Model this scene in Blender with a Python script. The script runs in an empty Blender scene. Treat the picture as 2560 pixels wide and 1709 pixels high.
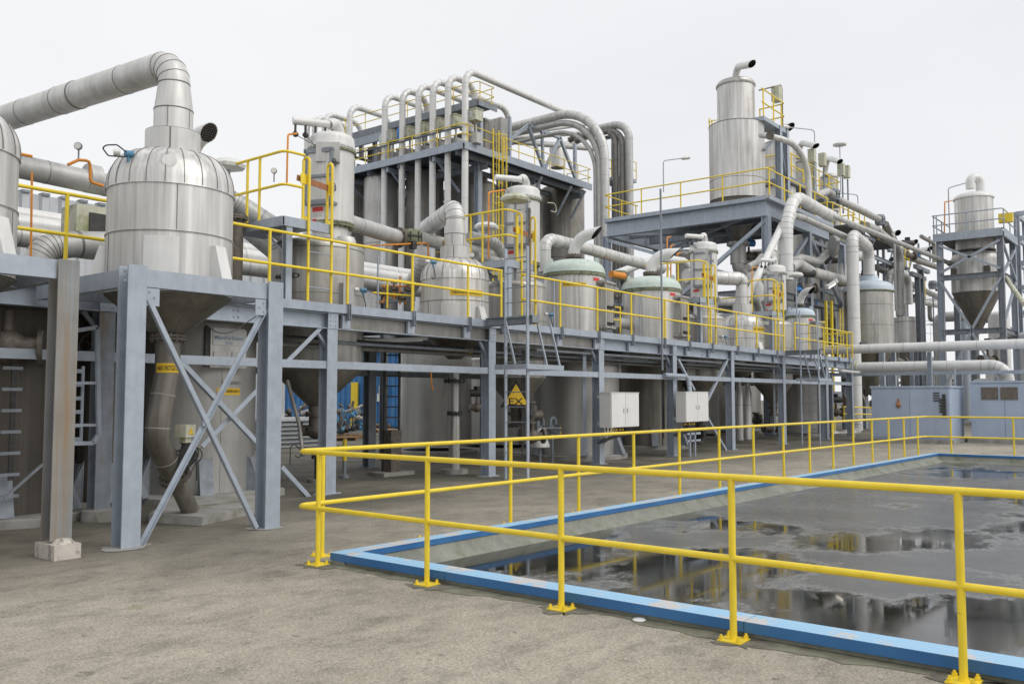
import bpy, math, random
from mathutils import Vector, Matrix
V=Vector
random.seed(7)
sc=bpy.context.scene
# ---------------------------------------------------------------- camera
PW,PH=2560,1709
F=2207.; HC=1.65
PITCH=math.atan(137.5/F); YAW=math.radians(38.45)
FW=V((math.cos(YAW)*math.cos(PITCH),math.sin(YAW)*math.cos(PITCH),math.sin(PITCH)))
RT=V((math.sin(YAW),-math.cos(YAW),0)); UP=RT.cross(FW)
cd=bpy.data.cameras.new('camera'); cam=bpy.data.objects.new('camera',cd); sc.collection.objects.link(cam)
cd.sensor_width=36; cd.lens=36*F/PW; cd.clip_start=.05; cd.clip_end=5000
cam.matrix_world=Matrix(((RT.x,UP.x,-FW.x,0),(RT.y,UP.y,-FW.y,0),(RT.z,UP.z,-FW.z,HC),(0,0,0,1)))
sc.camera=cam
# ---------------------------------------------------------------- sky, sun, exposure
SUN_EL=math.radians(45); SUN_AZ=math.radians(283)      # azimuth of the sun, from +X towards +Y
w=bpy.data.worlds.new('World'); sc.world=w; w.use_nodes=True
nt=w.node_tree; nt.nodes.clear()
def _n(nt,t,**k):
    n=nt.nodes.new(t)
    for a,b in k.items(): setattr(n,a,b)
    return n
sky=_n(nt,'ShaderNodeTexSky',sky_type='NISHITA',sun_disc=False,sun_elevation=SUN_EL,sun_rotation=math.pi/2-SUN_AZ,air_density=1.0,dust_density=4.0)
bg1=_n(nt,'ShaderNodeBackground'); bg1.inputs[1].default_value=.08
bg2=_n(nt,'ShaderNodeBackground'); bg2.inputs[1].default_value=1.0
tc=_n(nt,'ShaderNodeTexCoord'); mp=_n(nt,'ShaderNodeMapping'); mp.inputs['Scale'].default_value=(1,1,2.5)
no=_n(nt,'ShaderNodeTexNoise'); no.inputs['Scale'].default_value=1.6; no.inputs['Detail'].default_value=5
cr=_n(nt,'ShaderNodeValToRGB'); cr.color_ramp.elements[0].position=.3; cr.color_ramp.elements[0].color=(.89,.90,.93,1)
cr.color_ramp.elements[1].position=.7; cr.color_ramp.elements[1].color=(.985,.99,1.0,1)
mx=_n(nt,'ShaderNodeMixShader'); mx.inputs[0].default_value=.93
out=_n(nt,'ShaderNodeOutputWorld'); L=nt.links.new
L(tc.outputs['Generated'],mp.inputs[0]); L(mp.outputs[0],no.inputs['Vector']); L(no.outputs['Fac'],cr.inputs[0])
L(cr.outputs[0],bg2.inputs[0]); L(sky.outputs[0],bg1.inputs[0]); L(bg1.outputs[0],mx.inputs[1]); L(bg2.outputs[0],mx.inputs[2]); L(mx.outputs[0],out.inputs[0])
sd=bpy.data.lights.new('sun','SUN'); sun=bpy.data.objects.new('sun',sd); sc.collection.objects.link(sun)
sd.energy=1.35; sd.angle=math.radians(45); sd.color=(1,.97,.92)
sdir=V((math.cos(SUN_AZ)*math.cos(SUN_EL),math.sin(SUN_AZ)*math.cos(SUN_EL),math.sin(SUN_EL)))
sun.rotation_euler=sdir.to_track_quat('Z','Y').to_euler(); sun.location=(0,0,60)
sc.view_settings.view_transform='Standard'; sc.view_settings.look='None'; sc.view_settings.exposure=0.0; sc.view_settings.gamma=1
# ---------------------------------------------------------------- measuring helpers (photo pixel + known plane -> metres)
def ray(px,py): return FW+RT*((px-PW/2)/F)+UP*((PH/2-py)/F)
def at(px,py,X=None,Y=None,Z=None):
    d=ray(px,py)
    t=X/d.x if X is not None else Y/d.y if Y is not None else (Z-HC)/d.z
    return V((d.x*t,d.y*t,HC+d.z*t))
def zz(py,x,y=None):
    if y is None: x,y=x[0],x[1]
    k=(PH/2-py)/F; a=FW.x*x+FW.y*y; b=UP.x*x+UP.y*y
    return HC+(k*a-b)/(UP.z-k*FW.z)
def vx(px,Y,py=850): p=at(px,py,Y=Y); return (p.x,p.y)
def rw(wpx,xy):
    d=FW.x*xy[0]+FW.y*xy[1]; t=(RT.x*xy[0]+RT.y*xy[1])/d
    return wpx/2*d/F/math.sqrt(1+t*t)
# ---------------------------------------------------------------- materials
MATS={}
def mat(name,col,rough=.5,metal=0.,var=None,vs=2.,streak=None,ss=(5,5,.35),stain=None,bump=None,emit=None,seamless=True,coat=0):
    m=bpy.data.materials.new(name); m.use_nodes=True; nt=m.node_tree; b=nt.nodes['Principled BSDF']; L=nt.links.new
    b.inputs['Roughness'].default_value=rough; b.inputs['Metallic'].default_value=metal
    if coat: b.inputs['Coat Weight'].default_value=coat; b.inputs['Coat Roughness'].default_value=.15
    geo=_n(nt,'ShaderNodeNewGeometry'); P=geo.outputs['Position']
    cur=None
    def noise(scale,vec=P,det=4,sc3=None,rg=.55):
        n=_n(nt,'ShaderNodeTexNoise'); n.inputs['Scale'].default_value=scale; n.inputs['Detail'].default_value=det; n.inputs['Roughness'].default_value=rg
        if sc3:
            q=_n(nt,'ShaderNodeMapping'); q.inputs['Scale'].default_value=sc3; L(vec,q.inputs[0]); vec=q.outputs[0]
        L(vec,n.inputs['Vector']); return n.outputs['Fac']
    def ramp(f,a,b_,ca,cb):
        r=_n(nt,'ShaderNodeValToRGB'); e=r.color_ramp.elements; e[0].position=a; e[1].position=b_; e[0].color=(*ca,1); e[1].color=(*cb,1); L(f,r.inputs[0]); return r.outputs[0]
    def mix(f,a,b_,mode='MIX'):
        x=_n(nt,'ShaderNodeMix',data_type='RGBA',blend_type=mode)
        if isinstance(f,float): x.inputs[0].default_value=f
        else: L(f,x.inputs[0])
        for i,v in ((6,a),(7,b_)):
            if isinstance(v,tuple): x.inputs[i].default_value=(*v,1)
            else: L(v,x.inputs[i])
        return x.outputs[2]
    cur=tuple(col)
    if var: cur=ramp(noise(vs),.3,.7,tuple(c*(1-var) for c in col),tuple(min(1,c*(1+var)) for c in col))
    if streak:
        s=ramp(noise(1.,sc3=ss,det=5,rg=.65),.35,.68,(1-streak,)*3,(1,)*3); cur=mix(1.0,cur,s,'MULTIPLY')
        s=ramp(noise(1.,sc3=(ss[0]*4,ss[1]*4,ss[2]*.8),det=2),.4,.6,(1-streak*.35,)*3,(1,)*3); cur=mix(1.0,cur,s,'MULTIPLY')
    for st in (stain or []):      # (colour, scale3, lo, hi)
        s=ramp(noise(1.,sc3=st[1],det=5,rg=.65),st[2],st[3],(0,0,0),(1,1,1)); cur=mix(s,cur,st[0])
    if isinstance(cur,tuple): b.inputs['Base Color'].default_value=(*cur,1)
    else: L(cur,b.inputs['Base Color'])
    if var:
        r=ramp(noise(vs*1.7),.3,.7,(max(0,rough-.08),)*3,(min(1,rough+.1),)*3); L(r,b.inputs['Roughness'])
    if bump:
        bp=_n(nt,'ShaderNodeBump'); bp.inputs['Strength'].default_value=bump[1]; bp.inputs['Distance'].default_value=bump[2] if len(bump)>2 else .02
        L(noise(bump[0]),bp.inputs['Height']); L(bp.outputs[0],b.inputs['Normal'])
    if emit: b.inputs['Emission Color'].default_value=(*emit[0],1); b.inputs['Emission Strength'].default_value=emit[1]
    MATS[name]=m; return m
galv=mat('galvanised steel',(.42,.47,.54),.5,.2,var=.09,vs=7,streak=.12,ss=(3,3,.5),bump=(30,.05))
galvd=mat('weathered galvanised steel',(.29,.32,.36),.55,.2,var=.15,vs=5,streak=.2,ss=(3,3,.5),stain=[((.22,.15,.09),(3,3,.6),.6,.8)])
rusty=mat('rust stained column',(.30,.315,.32),.55,.15,var=.12,vs=3,streak=.2,ss=(9,9,.3),stain=[((.27,.19,.115),(7,7,.3),.44,.68)])
stain_=mat('stainless steel',(.88,.87,.845),.42,.5,var=.04,vs=1.3,streak=.42,ss=(4.5,4.5,.22),stain=[((.40,.36,.29),(7,7,.28),.60,.76)],bump=(1.6,.25,.02))
stain2=mat('dull stainless steel',(.66,.645,.61),.42,.6,var=.1,vs=1.5,streak=.4,ss=(4,4,.25),bump=(2.2,.3,.02),stain=[((.25,.22,.17),(3,3,.5),.62,.8)])
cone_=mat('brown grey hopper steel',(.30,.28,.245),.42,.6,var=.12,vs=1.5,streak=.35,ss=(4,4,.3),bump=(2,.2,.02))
dull=mat('aluminium cladding',(.74,.735,.715),.45,.35,var=.06,vs=2,streak=.24,ss=(5,5,.5),bump=(3,.15,.02))
duct=mat('grey pipe cladding',(.58,.58,.565),.48,.35,var=.07,vs=2,streak=.18,ss=(4,4,.6),stain=[((.36,.37,.30),(2.5,2.5,2.5),.6,.8)])
dpipe=mat('dark weathered pipe',(.33,.32,.30),.5,.4,var=.15,vs=3,streak=.3,stain=[((.20,.20,.13),(3,3,3),.55,.75)])
lower=mat('lower tank steel',(.48,.47,.445),.4,.55,var=.12,vs=.9,streak=.16,ss=(2.4,2.4,.5),stain=[((.27,.24,.2),(2,2,.6),.6,.78)],bump=(2,.3,.02))
concsilo=mat('mossy silo steel',(.37,.35,.32),.55,.2,var=.2,vs=1,streak=.5,ss=(2,2,.12),stain=[((.14,.15,.06),(1.2,1.2,.35),.56,.74)])
seam=mat('dark seam',(.16,.15,.14),.6,.2)
brownt=mat('shade darkened ribbed brown steel',(.15,.135,.115),.5,.3,var=.15,vs=1.5,streak=.25,ss=(9,9,.2))  # shade of the left under-frame tanks is painted into this brown
dark=mat('dark painted iron',(.055,.055,.055),.6,.2,var=.3,vs=9)
darkb=mat('dirty flange iron',(.16,.14,.12),.6,.35,var=.3,vs=12)
yel=mat('yellow paint',(.88,.66,.035),.38,0,var=.07,vs=7,stain=[((.40,.27,.06),(22,22,22),.66,.76),((.9,.8,.35),(9,9,9),.68,.8)],bump=(60,.04),coat=.2)
oran=mat('orange paint',(.72,.27,.03),.5,0,var=.15,vs=8,stain=[((.25,.12,.05),(9,9,9),.6,.75)])
plank=mat('orange brown bar',(.36,.15,.06),.6,0,var=.2,vs=14)
green=mat('pale green paint',(.60,.70,.64),.42,0,var=.06,vs=3,streak=.1,stain=[((.20,.24,.12),(5,5,2),.62,.8)])
mossf=mat('mossy flange',(.22,.24,.15),.7,0,var=.3,vs=12,stain=[((.07,.07,.05),(9,9,9),.5,.7)])
pblue=mat('pale blue paint',(.55,.63,.71),.45,0,var=.06,vs=3)
offw=mat('off white cladding',(.76,.76,.745),.4,.1,var=.05,vs=3,streak=.1,stain=[((.45,.44,.36),(4,4,1),.66,.82)])
white=mat('white enamel',(.80,.80,.78),.4,0,var=.03,vs=4,streak=.07,stain=[((.45,.42,.36),(3,3,3),.66,.78)])
mossw=mat('algae stained plastic',(.55,.55,.44),.55,0,var=.12,vs=6,stain=[((.24,.26,.09),(5,5,3),.5,.7)])
bluem=mat('blue grey container paint',(.42,.50,.63),.5,0,var=.07,vs=1.5,streak=.1,ss=(3,3,.3),stain=[((.36,.24,.15),(7,7,.35),.7,.82)])
cblue=mat('blue cladding sheet',(.055,.22,.50),.5,0,var=.1,vs=2,streak=.15,ss=(2,2,.3))
greysheet=mat('grey corrugated sheet',(.56,.58,.60),.5,.2,var=.06,vs=1.5,streak=.12)
yeldoor=mat('yellow door paint',(.85,.62,.02),.45,0,var=.04,vs=3)
ybl=mat('sign yellow',(.80,.52,.03),.5,0,var=.06,vs=12)
black=mat('black lettering',(.02,.02,.02),.6)
red=mat('sign red',(.65,.05,.04),.5)
bluelet=mat('faded blue lettering',(.18,.34,.52),.6)
valb=mat('valve blue',(.03,.18,.50),.4)
tealv=mat('transmitter blue',(.09,.24,.38),.4)
grate=mat('deck grating steel',(.10,.105,.11),.6,.3,var=.2,vs=6)
conc=mat('plinth concrete',(.33,.32,.30),.85,0,var=.2,vs=3,stain=[((.17,.17,.12),(2,2,2),.5,.7)],bump=(40,.3,.01))
conl=mat('pale block concrete',(.52,.48,.43),.9,0,var=.15,vs=6,stain=[((.20,.18,.15),(7,7,4),.55,.66)],bump=(30,.5,.01))
wood=mat('pallet wood',(.42,.27,.15),.8,0,var=.25,vs=9)
gauge_=mat('gauge face',(.8,.8,.78),.3)
lit=mat('lit lamp tube',(1,.97,.9),.5,emit=((1,.93,.75),3.0))
# ground, basin
def special(name):
    m=bpy.data.materials.new(name); m.use_nodes=True; nt=m.node_tree; return m,nt,nt.nodes['Principled BSDF']
def nn(nt,scale,det=5,rg=.6,s3=None,loc=None):
    g=_n(nt,'ShaderNodeNewGeometry'); q=_n(nt,'ShaderNodeMapping')
    if s3: q.inputs['Scale'].default_value=s3
    if loc: q.inputs['Location'].default_value=loc
    n=_n(nt,'ShaderNodeTexNoise'); n.inputs['Scale'].default_value=scale; n.inputs['Detail'].default_value=det; n.inputs['Roughness'].default_value=rg
    nt.links.new(g.outputs['Position'],q.inputs[0]); nt.links.new(q.outputs[0],n.inputs['Vector']); return n.outputs['Fac']
def rr(nt,f,stops):
    r=_n(nt,'ShaderNodeValToRGB'); e=r.color_ramp.elements
    while len(e)<len(stops): e.new(.5)
    for i,(p,c) in enumerate(stops): e[i].position=p; e[i].color=(*((c,)*3 if isinstance(c,float) else c),1)
    nt.links.new(f,r.inputs[0]); return r.outputs[0]
def mxc(nt,f,a,b_,mode='MIX'):
    x=_n(nt,'ShaderNodeMix',data_type='RGBA',blend_type=mode)
    for i,v in ((0,f),(6,a),(7,b_)):
        if isinstance(v,float): x.inputs[i].default_value=v
        elif isinstance(v,tuple): x.inputs[i].default_value=(*v,1)
        else: nt.links.new(v,x.inputs[i])
    return x.outputs[2]
gm,nt,b=special('exposed aggregate concrete')
c=rr(nt,nn(nt,.45,6,.62),[(.3,(.27,.247,.20)),(.5,(.39,.352,.285)),(.7,(.45,.41,.335))])
c=mxc(nt,1.,c,rr(nt,nn(nt,1.6,8,.72,s3=(1,1.5,1)),[(.32,.58),(.5,.93),(.66,1.06)]),'MULTIPLY')
c=mxc(nt,1.,c,rr(nt,nn(nt,9,6,.75,loc=(1,5,2)),[(.34,.80),(.5,1.),(.64,1.06)]),'MULTIPLY')
c=mxc(nt,1.,c,rr(nt,nn(nt,48,4,.85),[(.40,.62),(.5,.98),(.6,1.22)]),'MULTIPLY')
vo=_n(nt,'ShaderNodeTexVoronoi'); vo.inputs['Scale'].default_value=26; g=_n(nt,'ShaderNodeNewGeometry'); nt.links.new(g.outputs['Position'],vo.inputs['Vector'])
c=mxc(nt,rr(nt,vo.outputs['Distance'],[(.12,.6),(.2,0.)]),c,(.62,.58,.50))
c=mxc(nt,rr(nt,nn(nt,7,4,.7,loc=(3,9,0)),[(.62,0.),(.70,.7)]),c,(.11,.105,.085))
# damp green film near the plant, plus painted under-deck shade in the colour
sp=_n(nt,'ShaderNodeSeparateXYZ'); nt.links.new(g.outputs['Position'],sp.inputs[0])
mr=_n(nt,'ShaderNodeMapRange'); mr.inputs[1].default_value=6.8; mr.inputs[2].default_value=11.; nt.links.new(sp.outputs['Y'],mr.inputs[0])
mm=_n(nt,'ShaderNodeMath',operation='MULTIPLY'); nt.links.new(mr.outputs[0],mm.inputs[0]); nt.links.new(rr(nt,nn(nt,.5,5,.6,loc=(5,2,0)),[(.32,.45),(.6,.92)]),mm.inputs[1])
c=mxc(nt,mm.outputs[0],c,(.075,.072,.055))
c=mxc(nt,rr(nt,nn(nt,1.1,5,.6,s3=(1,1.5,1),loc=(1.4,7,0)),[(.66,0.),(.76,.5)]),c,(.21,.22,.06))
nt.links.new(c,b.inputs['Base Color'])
nt.links.new(rr(nt,nn(nt,.6,4),[(.3,.9),(.7,.65)]),b.inputs['Roughness'])
bp=_n(nt,'ShaderNodeBump'); bp.inputs['Strength'].default_value=.25; bp.inputs['Distance'].default_value=.005; nt.links.new(nn(nt,48,4,.85),bp.inputs['Height']); nt.links.new(bp.outputs[0],b.inputs['Normal'])
wm,nt,b=special('wet bitumen roofing')
pud=mxc(nt,.2,nn(nt,.34,5,.52,s3=(1,1.3,1),loc=(2.2,4.1,0)),nn(nt,3.,7,.8,s3=(1,1.4,1)))
pud=mxc(nt,.07,pud,nn(nt,38,3,.8))
# puddles lie mostly along the lower near end of the basin
g=_n(nt,'ShaderNodeNewGeometry'); sp=_n(nt,'ShaderNodeSeparateXYZ'); nt.links.new(g.outputs['Position'],sp.inputs[0])
mr=_n(nt,'ShaderNodeMapRange'); mr.inputs[1].default_value=6; mr.inputs[2].default_value=15; mr.inputs[3].default_value=.035; mr.inputs[4].default_value=-.03; nt.links.new(sp.outputs['X'],mr.inputs[0])
ad=_n(nt,'ShaderNodeMath',operation='ADD'); nt.links.new(pud,ad.inputs[0]); nt.links.new(mr.outputs[0],ad.inputs[1]); pud=ad.outputs[0]
msk=rr(nt,pud,[(.508,0.),(.54,1.)])
c=rr(nt,nn(nt,.8,6,.65),[(.3,(.085,.088,.093)),(.7,(.15,.153,.16))])
c=mxc(nt,1.,c,rr(nt,nn(nt,45,3,.8),[(.35,.6),(.6,1.2)]),'MULTIPLY')
c=mxc(nt,rr(nt,pud,[(.485,0.),(.502,.4),(.515,0.)]),c,(.42,.42,.40))
c=mxc(nt,msk,c,(.022,.022,.018))
nt.links.new(c,b.inputs['Base Color'])
ro=mxc(nt,msk,rr(nt,nn(nt,.7,6,.65),[(.35,.10),(.65,.34)]),rr(nt,nn(nt,1.2,4),[(.4,.03),(.6,.09)]))
nt.links.new(ro,b.inputs['Roughness']); b.inputs['IOR'].default_value=1.45
bp=_n(nt,'ShaderNodeBump'); bp.inputs['Distance'].default_value=.005; nt.links.new(nn(nt,90,3,.8),bp.inputs['Height'])
inv=_n(nt,'ShaderNodeMath',operation='SUBTRACT'); inv.inputs[0].default_value=.35; nt.links.new(msk,inv.inputs[1]); inv.use_clamp=True
nt.links.new(inv.outputs[0],bp.inputs['Strength']); nt.links.new(bp.outputs[0],b.inputs['Normal'])
capm,nt,b=special('peeling blue curb paint')
g=_n(nt,'ShaderNodeNewGeometry'); sp=_n(nt,'ShaderNodeSeparateXYZ'); nt.links.new(g.outputs['Normal'],sp.inputs[0])
c=rr(nt,nn(nt,2.0,4),[(.3,(.028,.13,.34)),(.7,(.045,.18,.41))])
tp=rr(nt,nn(nt,2.3,7,.7,s3=(1,1,1)),[(.53,(.33,.58,.82)),(.56,(.58,.57,.57))])
up_=rr(nt,sp.outputs['Z'],[(.55,0.),(.75,1.)])
nt.links.new(mxc(nt,up_,c,tp),b.inputs['Base Color']); b.inputs['Roughness'].default_value=.45
# ---------------------------------------------------------------- mesh builder
class MB:
    def __init__(s): s.v=[]; s.f=[]; s.m=[]; s.mi=0
    def add(s,vs,fs):
        o=len(s.v); s.v+=[tuple(p) for p in vs]; s.f+=[tuple(i+o for i in f) for f in fs]; s.m+=[s.mi]*len(fs); return s
    def box(s,c,d,rz=0.):
        x,y,z=d[0]/2,d[1]/2,d[2]/2; ca,sa=math.cos(rz),math.sin(rz)
        vs=[(c[0]+a*x*ca-b*y*sa,c[1]+a*x*sa+b*y*ca,c[2]+e*z) for e in (-1,1) for a,b in ((-1,-1),(1,-1),(1,1),(-1,1))]
        return s.add(vs,[(3,2,1,0),(4,5,6,7),(0,1,5,4),(1,2,6,5),(2,3,7,6),(3,0,4,7)])
    def b2(s,a,b): return s.box([(a[i]+b[i])/2 for i in range(3)],[abs(b[i]-a[i]) for i in range(3)])
    def frame(s,p0,p1,up=None):
        t=(V(p1)-V(p0)).normalized(); u=V(up) if up else (V((0,0,1)) if abs(t.z)<.9 else V((0,1,0)))
        a=t.cross(u).normalized(); return t,a,a.cross(t)
    def bar(s,p0,p1,w,h,up=None,oa=0,ob=0):      # w across, h along up
        p0,p1=V(p0),V(p1); t,a,b=s.frame(p0,p1,up); p0=p0+a*oa+b*ob; p1=p1+a*oa+b*ob
        vs=[p+a*(i*w/2)+b*(j*h/2) for p in (p0,p1) for i,j in ((-1,-1),(1,-1),(1,1),(-1,1))]
        return s.add(vs,[(0,1,2,3),(7,6,5,4),(0,4,5,1),(1,5,6,2),(2,6,7,3),(3,7,4,0)])
    def ibeam(s,p0,p1,w,h,up=None,tf=.014,tw=.01):    # flanges stacked along up
        s.bar(p0,p1,w,tf,up,0,h/2-tf/2); s.bar(p0,p1,w,tf,up,0,-h/2+tf/2); return s.bar(p0,p1,tw,h-2*tf,up)
    def chan(s,p0,p1,w,h,up=None,side=1,t=.012):
        s.bar(p0,p1,t,h,up,side*(w/2-t/2),0); s.bar(p0,p1,w-t,t,up,-side*t/2,h/2-t/2); return s.bar(p0,p1,w-t,t,up,-side*t/2,-h/2+t/2)
    def angle(s,p0,p1,w=.07,up=None):
        s.bar(p0,p1,w,.008,up,0,w/2); return s.bar(p0,p1,.008,w,up,w/2,0)
    def ring(s,c,a,b,r,n): return [c+a*(r*math.cos(2*math.pi*k/n))+b*(r*math.sin(2*math.pi*k/n)) for k in range(n)]
    def sweep(s,pts,rs,n=12,cap=True):
        pts=[V(p) for p in pts]; N=len(pts)
        if not isinstance(rs,(list,tuple)): rs=[rs]*N
        t0=(pts[1]-pts[0]).normalized(); a=t0.orthogonal().normalized(); vs=[]
        for i,p in enumerate(pts):
            t=(pts[min(i+1,N-1)]-pts[max(i-1,0)]).normalized()
            a=(a-t*a.dot(t)).normalized(); b=t.cross(a); vs+=s.ring(p,a,b,rs[i],n)
        fs=[(i*n+k,i*n+(k+1)%n,(i+1)*n+(k+1)%n,(i+1)*n+k) for i in range(N-1) for k in range(n)]
        if cap: fs+=[tuple(range(n))[::-1],tuple((N-1)*n+k for k in range(n))]
        return s.add(vs,fs)
    def cyl(s,p0,p1,r,n=14,r2=None,cap=True): return s.sweep([p0,p1],[r,r if r2 is None else r2],n,cap)
    def bent(s,pts,R,k=6):
        pts=[V(p) for p in pts]; R=[R]*len(pts) if not isinstance(R,(list,tuple)) else R; o=[pts[0]]; info=[]
        for i in range(1,len(pts)-1):
            p=pts[i]; u=(pts[i-1]-p); v=(pts[i+1]-p); lu,lv=u.length,v.length; u.normalize(); v.normalize()
            ang=u.angle(v); 
            if ang>3.10: o.append(p); continue
            q_=.96 if len(pts)==3 else .49; d=min(R[i]/math.tan(ang/2),lu*(.96 if i==1 else .49),lv*(.96 if i==len(pts)-2 else .49)) ; r=d*math.tan(ang/2)
            bis=(u+v).normalized(); c=p+bis*(r/math.sin(ang/2)); a0=p+u*d-c; a1=p+v*d-c
            th=math.pi-ang; kk=max(2,int(k*th/1.57+.5)); ax=a0.cross(a1).normalized()
            st=len(o)
            for j in range(kk+1): o.append(c+(Matrix.Rotation(th*j/kk,3,ax)@a0))
            info.append((st,len(o)-1))
        o.append(pts[-1]); return o,info
    def pipe(s,pts,r,R=None,n=14,k=7,sm=0,seam=None,cap=True,off=.5):
        if R is None: R=r*3
        path,info=s.bent(pts,R,k) if len(pts)>2 else ([V(p) for p in pts],[])
        s.sweep(path,r,n,cap)
        if seam:           # dark overlap seams: along straights every `seam` m and on each mitre of a bend
            m0=s.mi; s.mi=1; tw=max(.005,r*.035)
            for a,b in info:
                for j in range(a,b+1,2 if b-a>5 else 1):
                    t=(path[min(j+1,len(path)-1)]-path[j-1]).normalized(); s.cyl(path[j]-t*tw/2,path[j]+t*tw/2,r*1.012+.002,n)
            for i in range(len(path)-1):
                d=path[i+1]-path[i]; l=d.length
                if l>seam*.8:
                    t=d.normalized(); q=seam*off
                    while q<l-.05: s.cyl(path[i]+t*q,path[i]+t*(q+tw),r*1.012+.002,n); q+=seam
            s.mi=m0
        return s
    def lathe(s,c,prof,n=32,cap=True):    # prof [(r,z)] bottom to top
        vs=[]
        for r,z in prof: vs+=[(c[0]+r*math.cos(2*math.pi*k/n),c[1]+r*math.sin(2*math.pi*k/n),z) for k in range(n)]
        N=len(prof); fs=[(i*n+k,i*n+(k+1)%n,(i+1)*n+(k+1)%n,(i+1)*n+k) for i in range(N-1) for k in range(n)]
        if cap: fs+=[tuple(range(n))[::-1],tuple((N-1)*n+k for k in range(n))]
        return s.add(vs,fs)
    def band(s,c,r,z,h=.012,e=.006,n=32): return s.lathe(c,[(r-.01,z-h/2),(r+e,z-h/2),(r+e,z+h/2),(r-.01,z+h/2)],n,False)
    def bolts(s,c,r,z,n=16,br=.015,h=.06,ax=None):
        for k in range(n):
            a=2*math.pi*k/n; s.cyl((c[0]+r*math.cos(a),c[1]+r*math.sin(a),z-h/2),(c[0]+r*math.cos(a),c[1]+r*math.sin(a),z+h/2),br,6)
        return s
    def flange(s,p,t,r,w=.05,bolts=10,n=18):
        p=V(p); t=V(t).normalized(); s.cyl(p-t*w,p-t*w*.12,r,n); s.cyl(p+t*w*.12,p+t*w,r,n)
        a=t.orthogonal().normalized(); b=t.cross(a)
        for q in s.ring(p,a,b,r*.88,bolts): s.cyl(q-t*w*1.7,q+t*w*1.7,r*.06+.004,6)
        return s
    def prism(s,pts,d):
        n=len(pts); d=V(d); q=[V(p) for p in pts]; return s.add(q+[p+d for p in q],[tuple(range(n))[::-1],tuple(range(n,2*n))]+[(k,(k+1)%n,(k+1)%n+n,k+n) for k in range(n)])
def arc(r0,z0,r1,z1,k=8,p=1.):   # quarter ellipse from (r0,z0) up and in to (r1,z1)
    return [(r1+(r0-r1)*math.cos(math.pi/2*i/k)**p,z0+(z1-z0)*math.sin(math.pi/2*i/k)**p) for i in range(k+1)]
# ---------------------------------------------------------------- things and parts
COL=sc.collection
def link(o): COL.objects.link(o); return o
def mesh_of(name,mb,org):
    me=bpy.data.meshes.new(name); ox,oy,oz=org
    me.from_pydata([(x-ox,y-oy,z-oz) for x,y,z in mb.v],[],mb.f)
    me.polygons.foreach_set('use_smooth',[True]*len(mb.f)); me.polygons.foreach_set('material_index',mb.m)
    me.set_sharp_from_angle(angle=math.radians(38)); me.update(); return me
ORG={}
def root(name,label,cat,loc,group=None,kind=None):
    o=link(bpy.data.objects.new(name,None)); o.location=loc; o.empty_display_size=.2; ORG[o.name]=V(loc)
    o['label']=label; o['category']=cat
    if group: o['group']=group
    if kind: o['kind']=kind
    return o
def part(name,mb,mats,parent,label=None,kind=None):
    org=ORG[parent.name]; mats=mats if isinstance(mats,(list,tuple)) else [mats]
    if max(mb.m,default=0)>=len(mats): mats=list(mats)+[seam]
    me=mesh_of(name,mb,org)
    for m in mats: me.materials.append(m)
    o=link(bpy.data.objects.new(name,me)); o.parent=parent
    ORG[o.name]=org
    if label: o['label']=label
    if kind: o['kind']=kind
    return o
def solo(name,mb,mats,label,cat,group=None,kind=None):
    mats=mats if isinstance(mats,(list,tuple)) else [mats]
    if max(mb.m,default=0)>=len(mats): mats=list(mats)+[seam]
    xs=[p[0] for p in mb.v]; ys=[p[1] for p in mb.v]; zs=[p[2] for p in mb.v]
    org=V(((min(xs)+max(xs))/2,(min(ys)+max(ys))/2,min(zs)))
    me=mesh_of(name,mb,org)
    for m in mats: me.materials.append(m)
    o=link(bpy.data.objects.new(name,me)); o.location=org; ORG[o.name]=org
    if kind=='structure': o['kind']=kind
    else: o['label']=label; o['category']=cat
    if group: o['group']=group
    return o
def dup(o,loc,label=None,group=None):
    def cp(s,par):
        c=link(s.copy()); c.parent=par; ORG[c.name]=V(loc)
        for ch in list(s.children): cp(ch,c)
        return c
    r=link(o.copy()); r.location=loc; ORG[r.name]=V(loc)
    for ch in list(o.children): cp(ch,r)
    if label: r['label']=label
    if group: r['group']=group
    return r
# ---------------------------------------------------------------- lettering
_tc={}
def text_geo(s,bold=True):
    if (s,bold) in _tc: return _tc[(s,bold)]
    c=bpy.data.curves.new('t','FONT'); c.body=s; c.size=1; c.align_x='CENTER'; c.align_y='CENTER'; c.resolution_u=2
    if bold: c.offset=.012
    o=link(bpy.data.objects.new('t',c)); dg=bpy.context.evaluated_depsgraph_get(); me=o.evaluated_get(dg).to_mesh()
    r=([tuple(v.co) for v in me.vertices],[tuple(p.vertices) for p in me.polygons]); o.evaluated_get(dg).to_mesh_clear(); bpy.data.objects.remove(o)
    _tc[(s,bold)]=r; return r
def flat_text(mb,s,c,u,h,w=None,vdir=(0,0,1)):    # c centre, u reading direction, h cap height, w total width
    vs,fs=text_geo(s); 
    if not vs: return
    xs=[p[0] for p in vs]; ys=[p[1] for p in vs]; cx=(min(xs)+max(xs))/2; cy=(min(ys)+max(ys))/2
    ky=h/(max(ys)-min(ys)); kx=(w/(max(xs)-min(xs))) if w else ky
    u=V(u).normalized(); vv=V(vdir); c=V(c); mb.add([c+u*((p[0]-cx)*kx)+vv*((p[1]-cy)*ky) for p in vs],fs)
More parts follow.
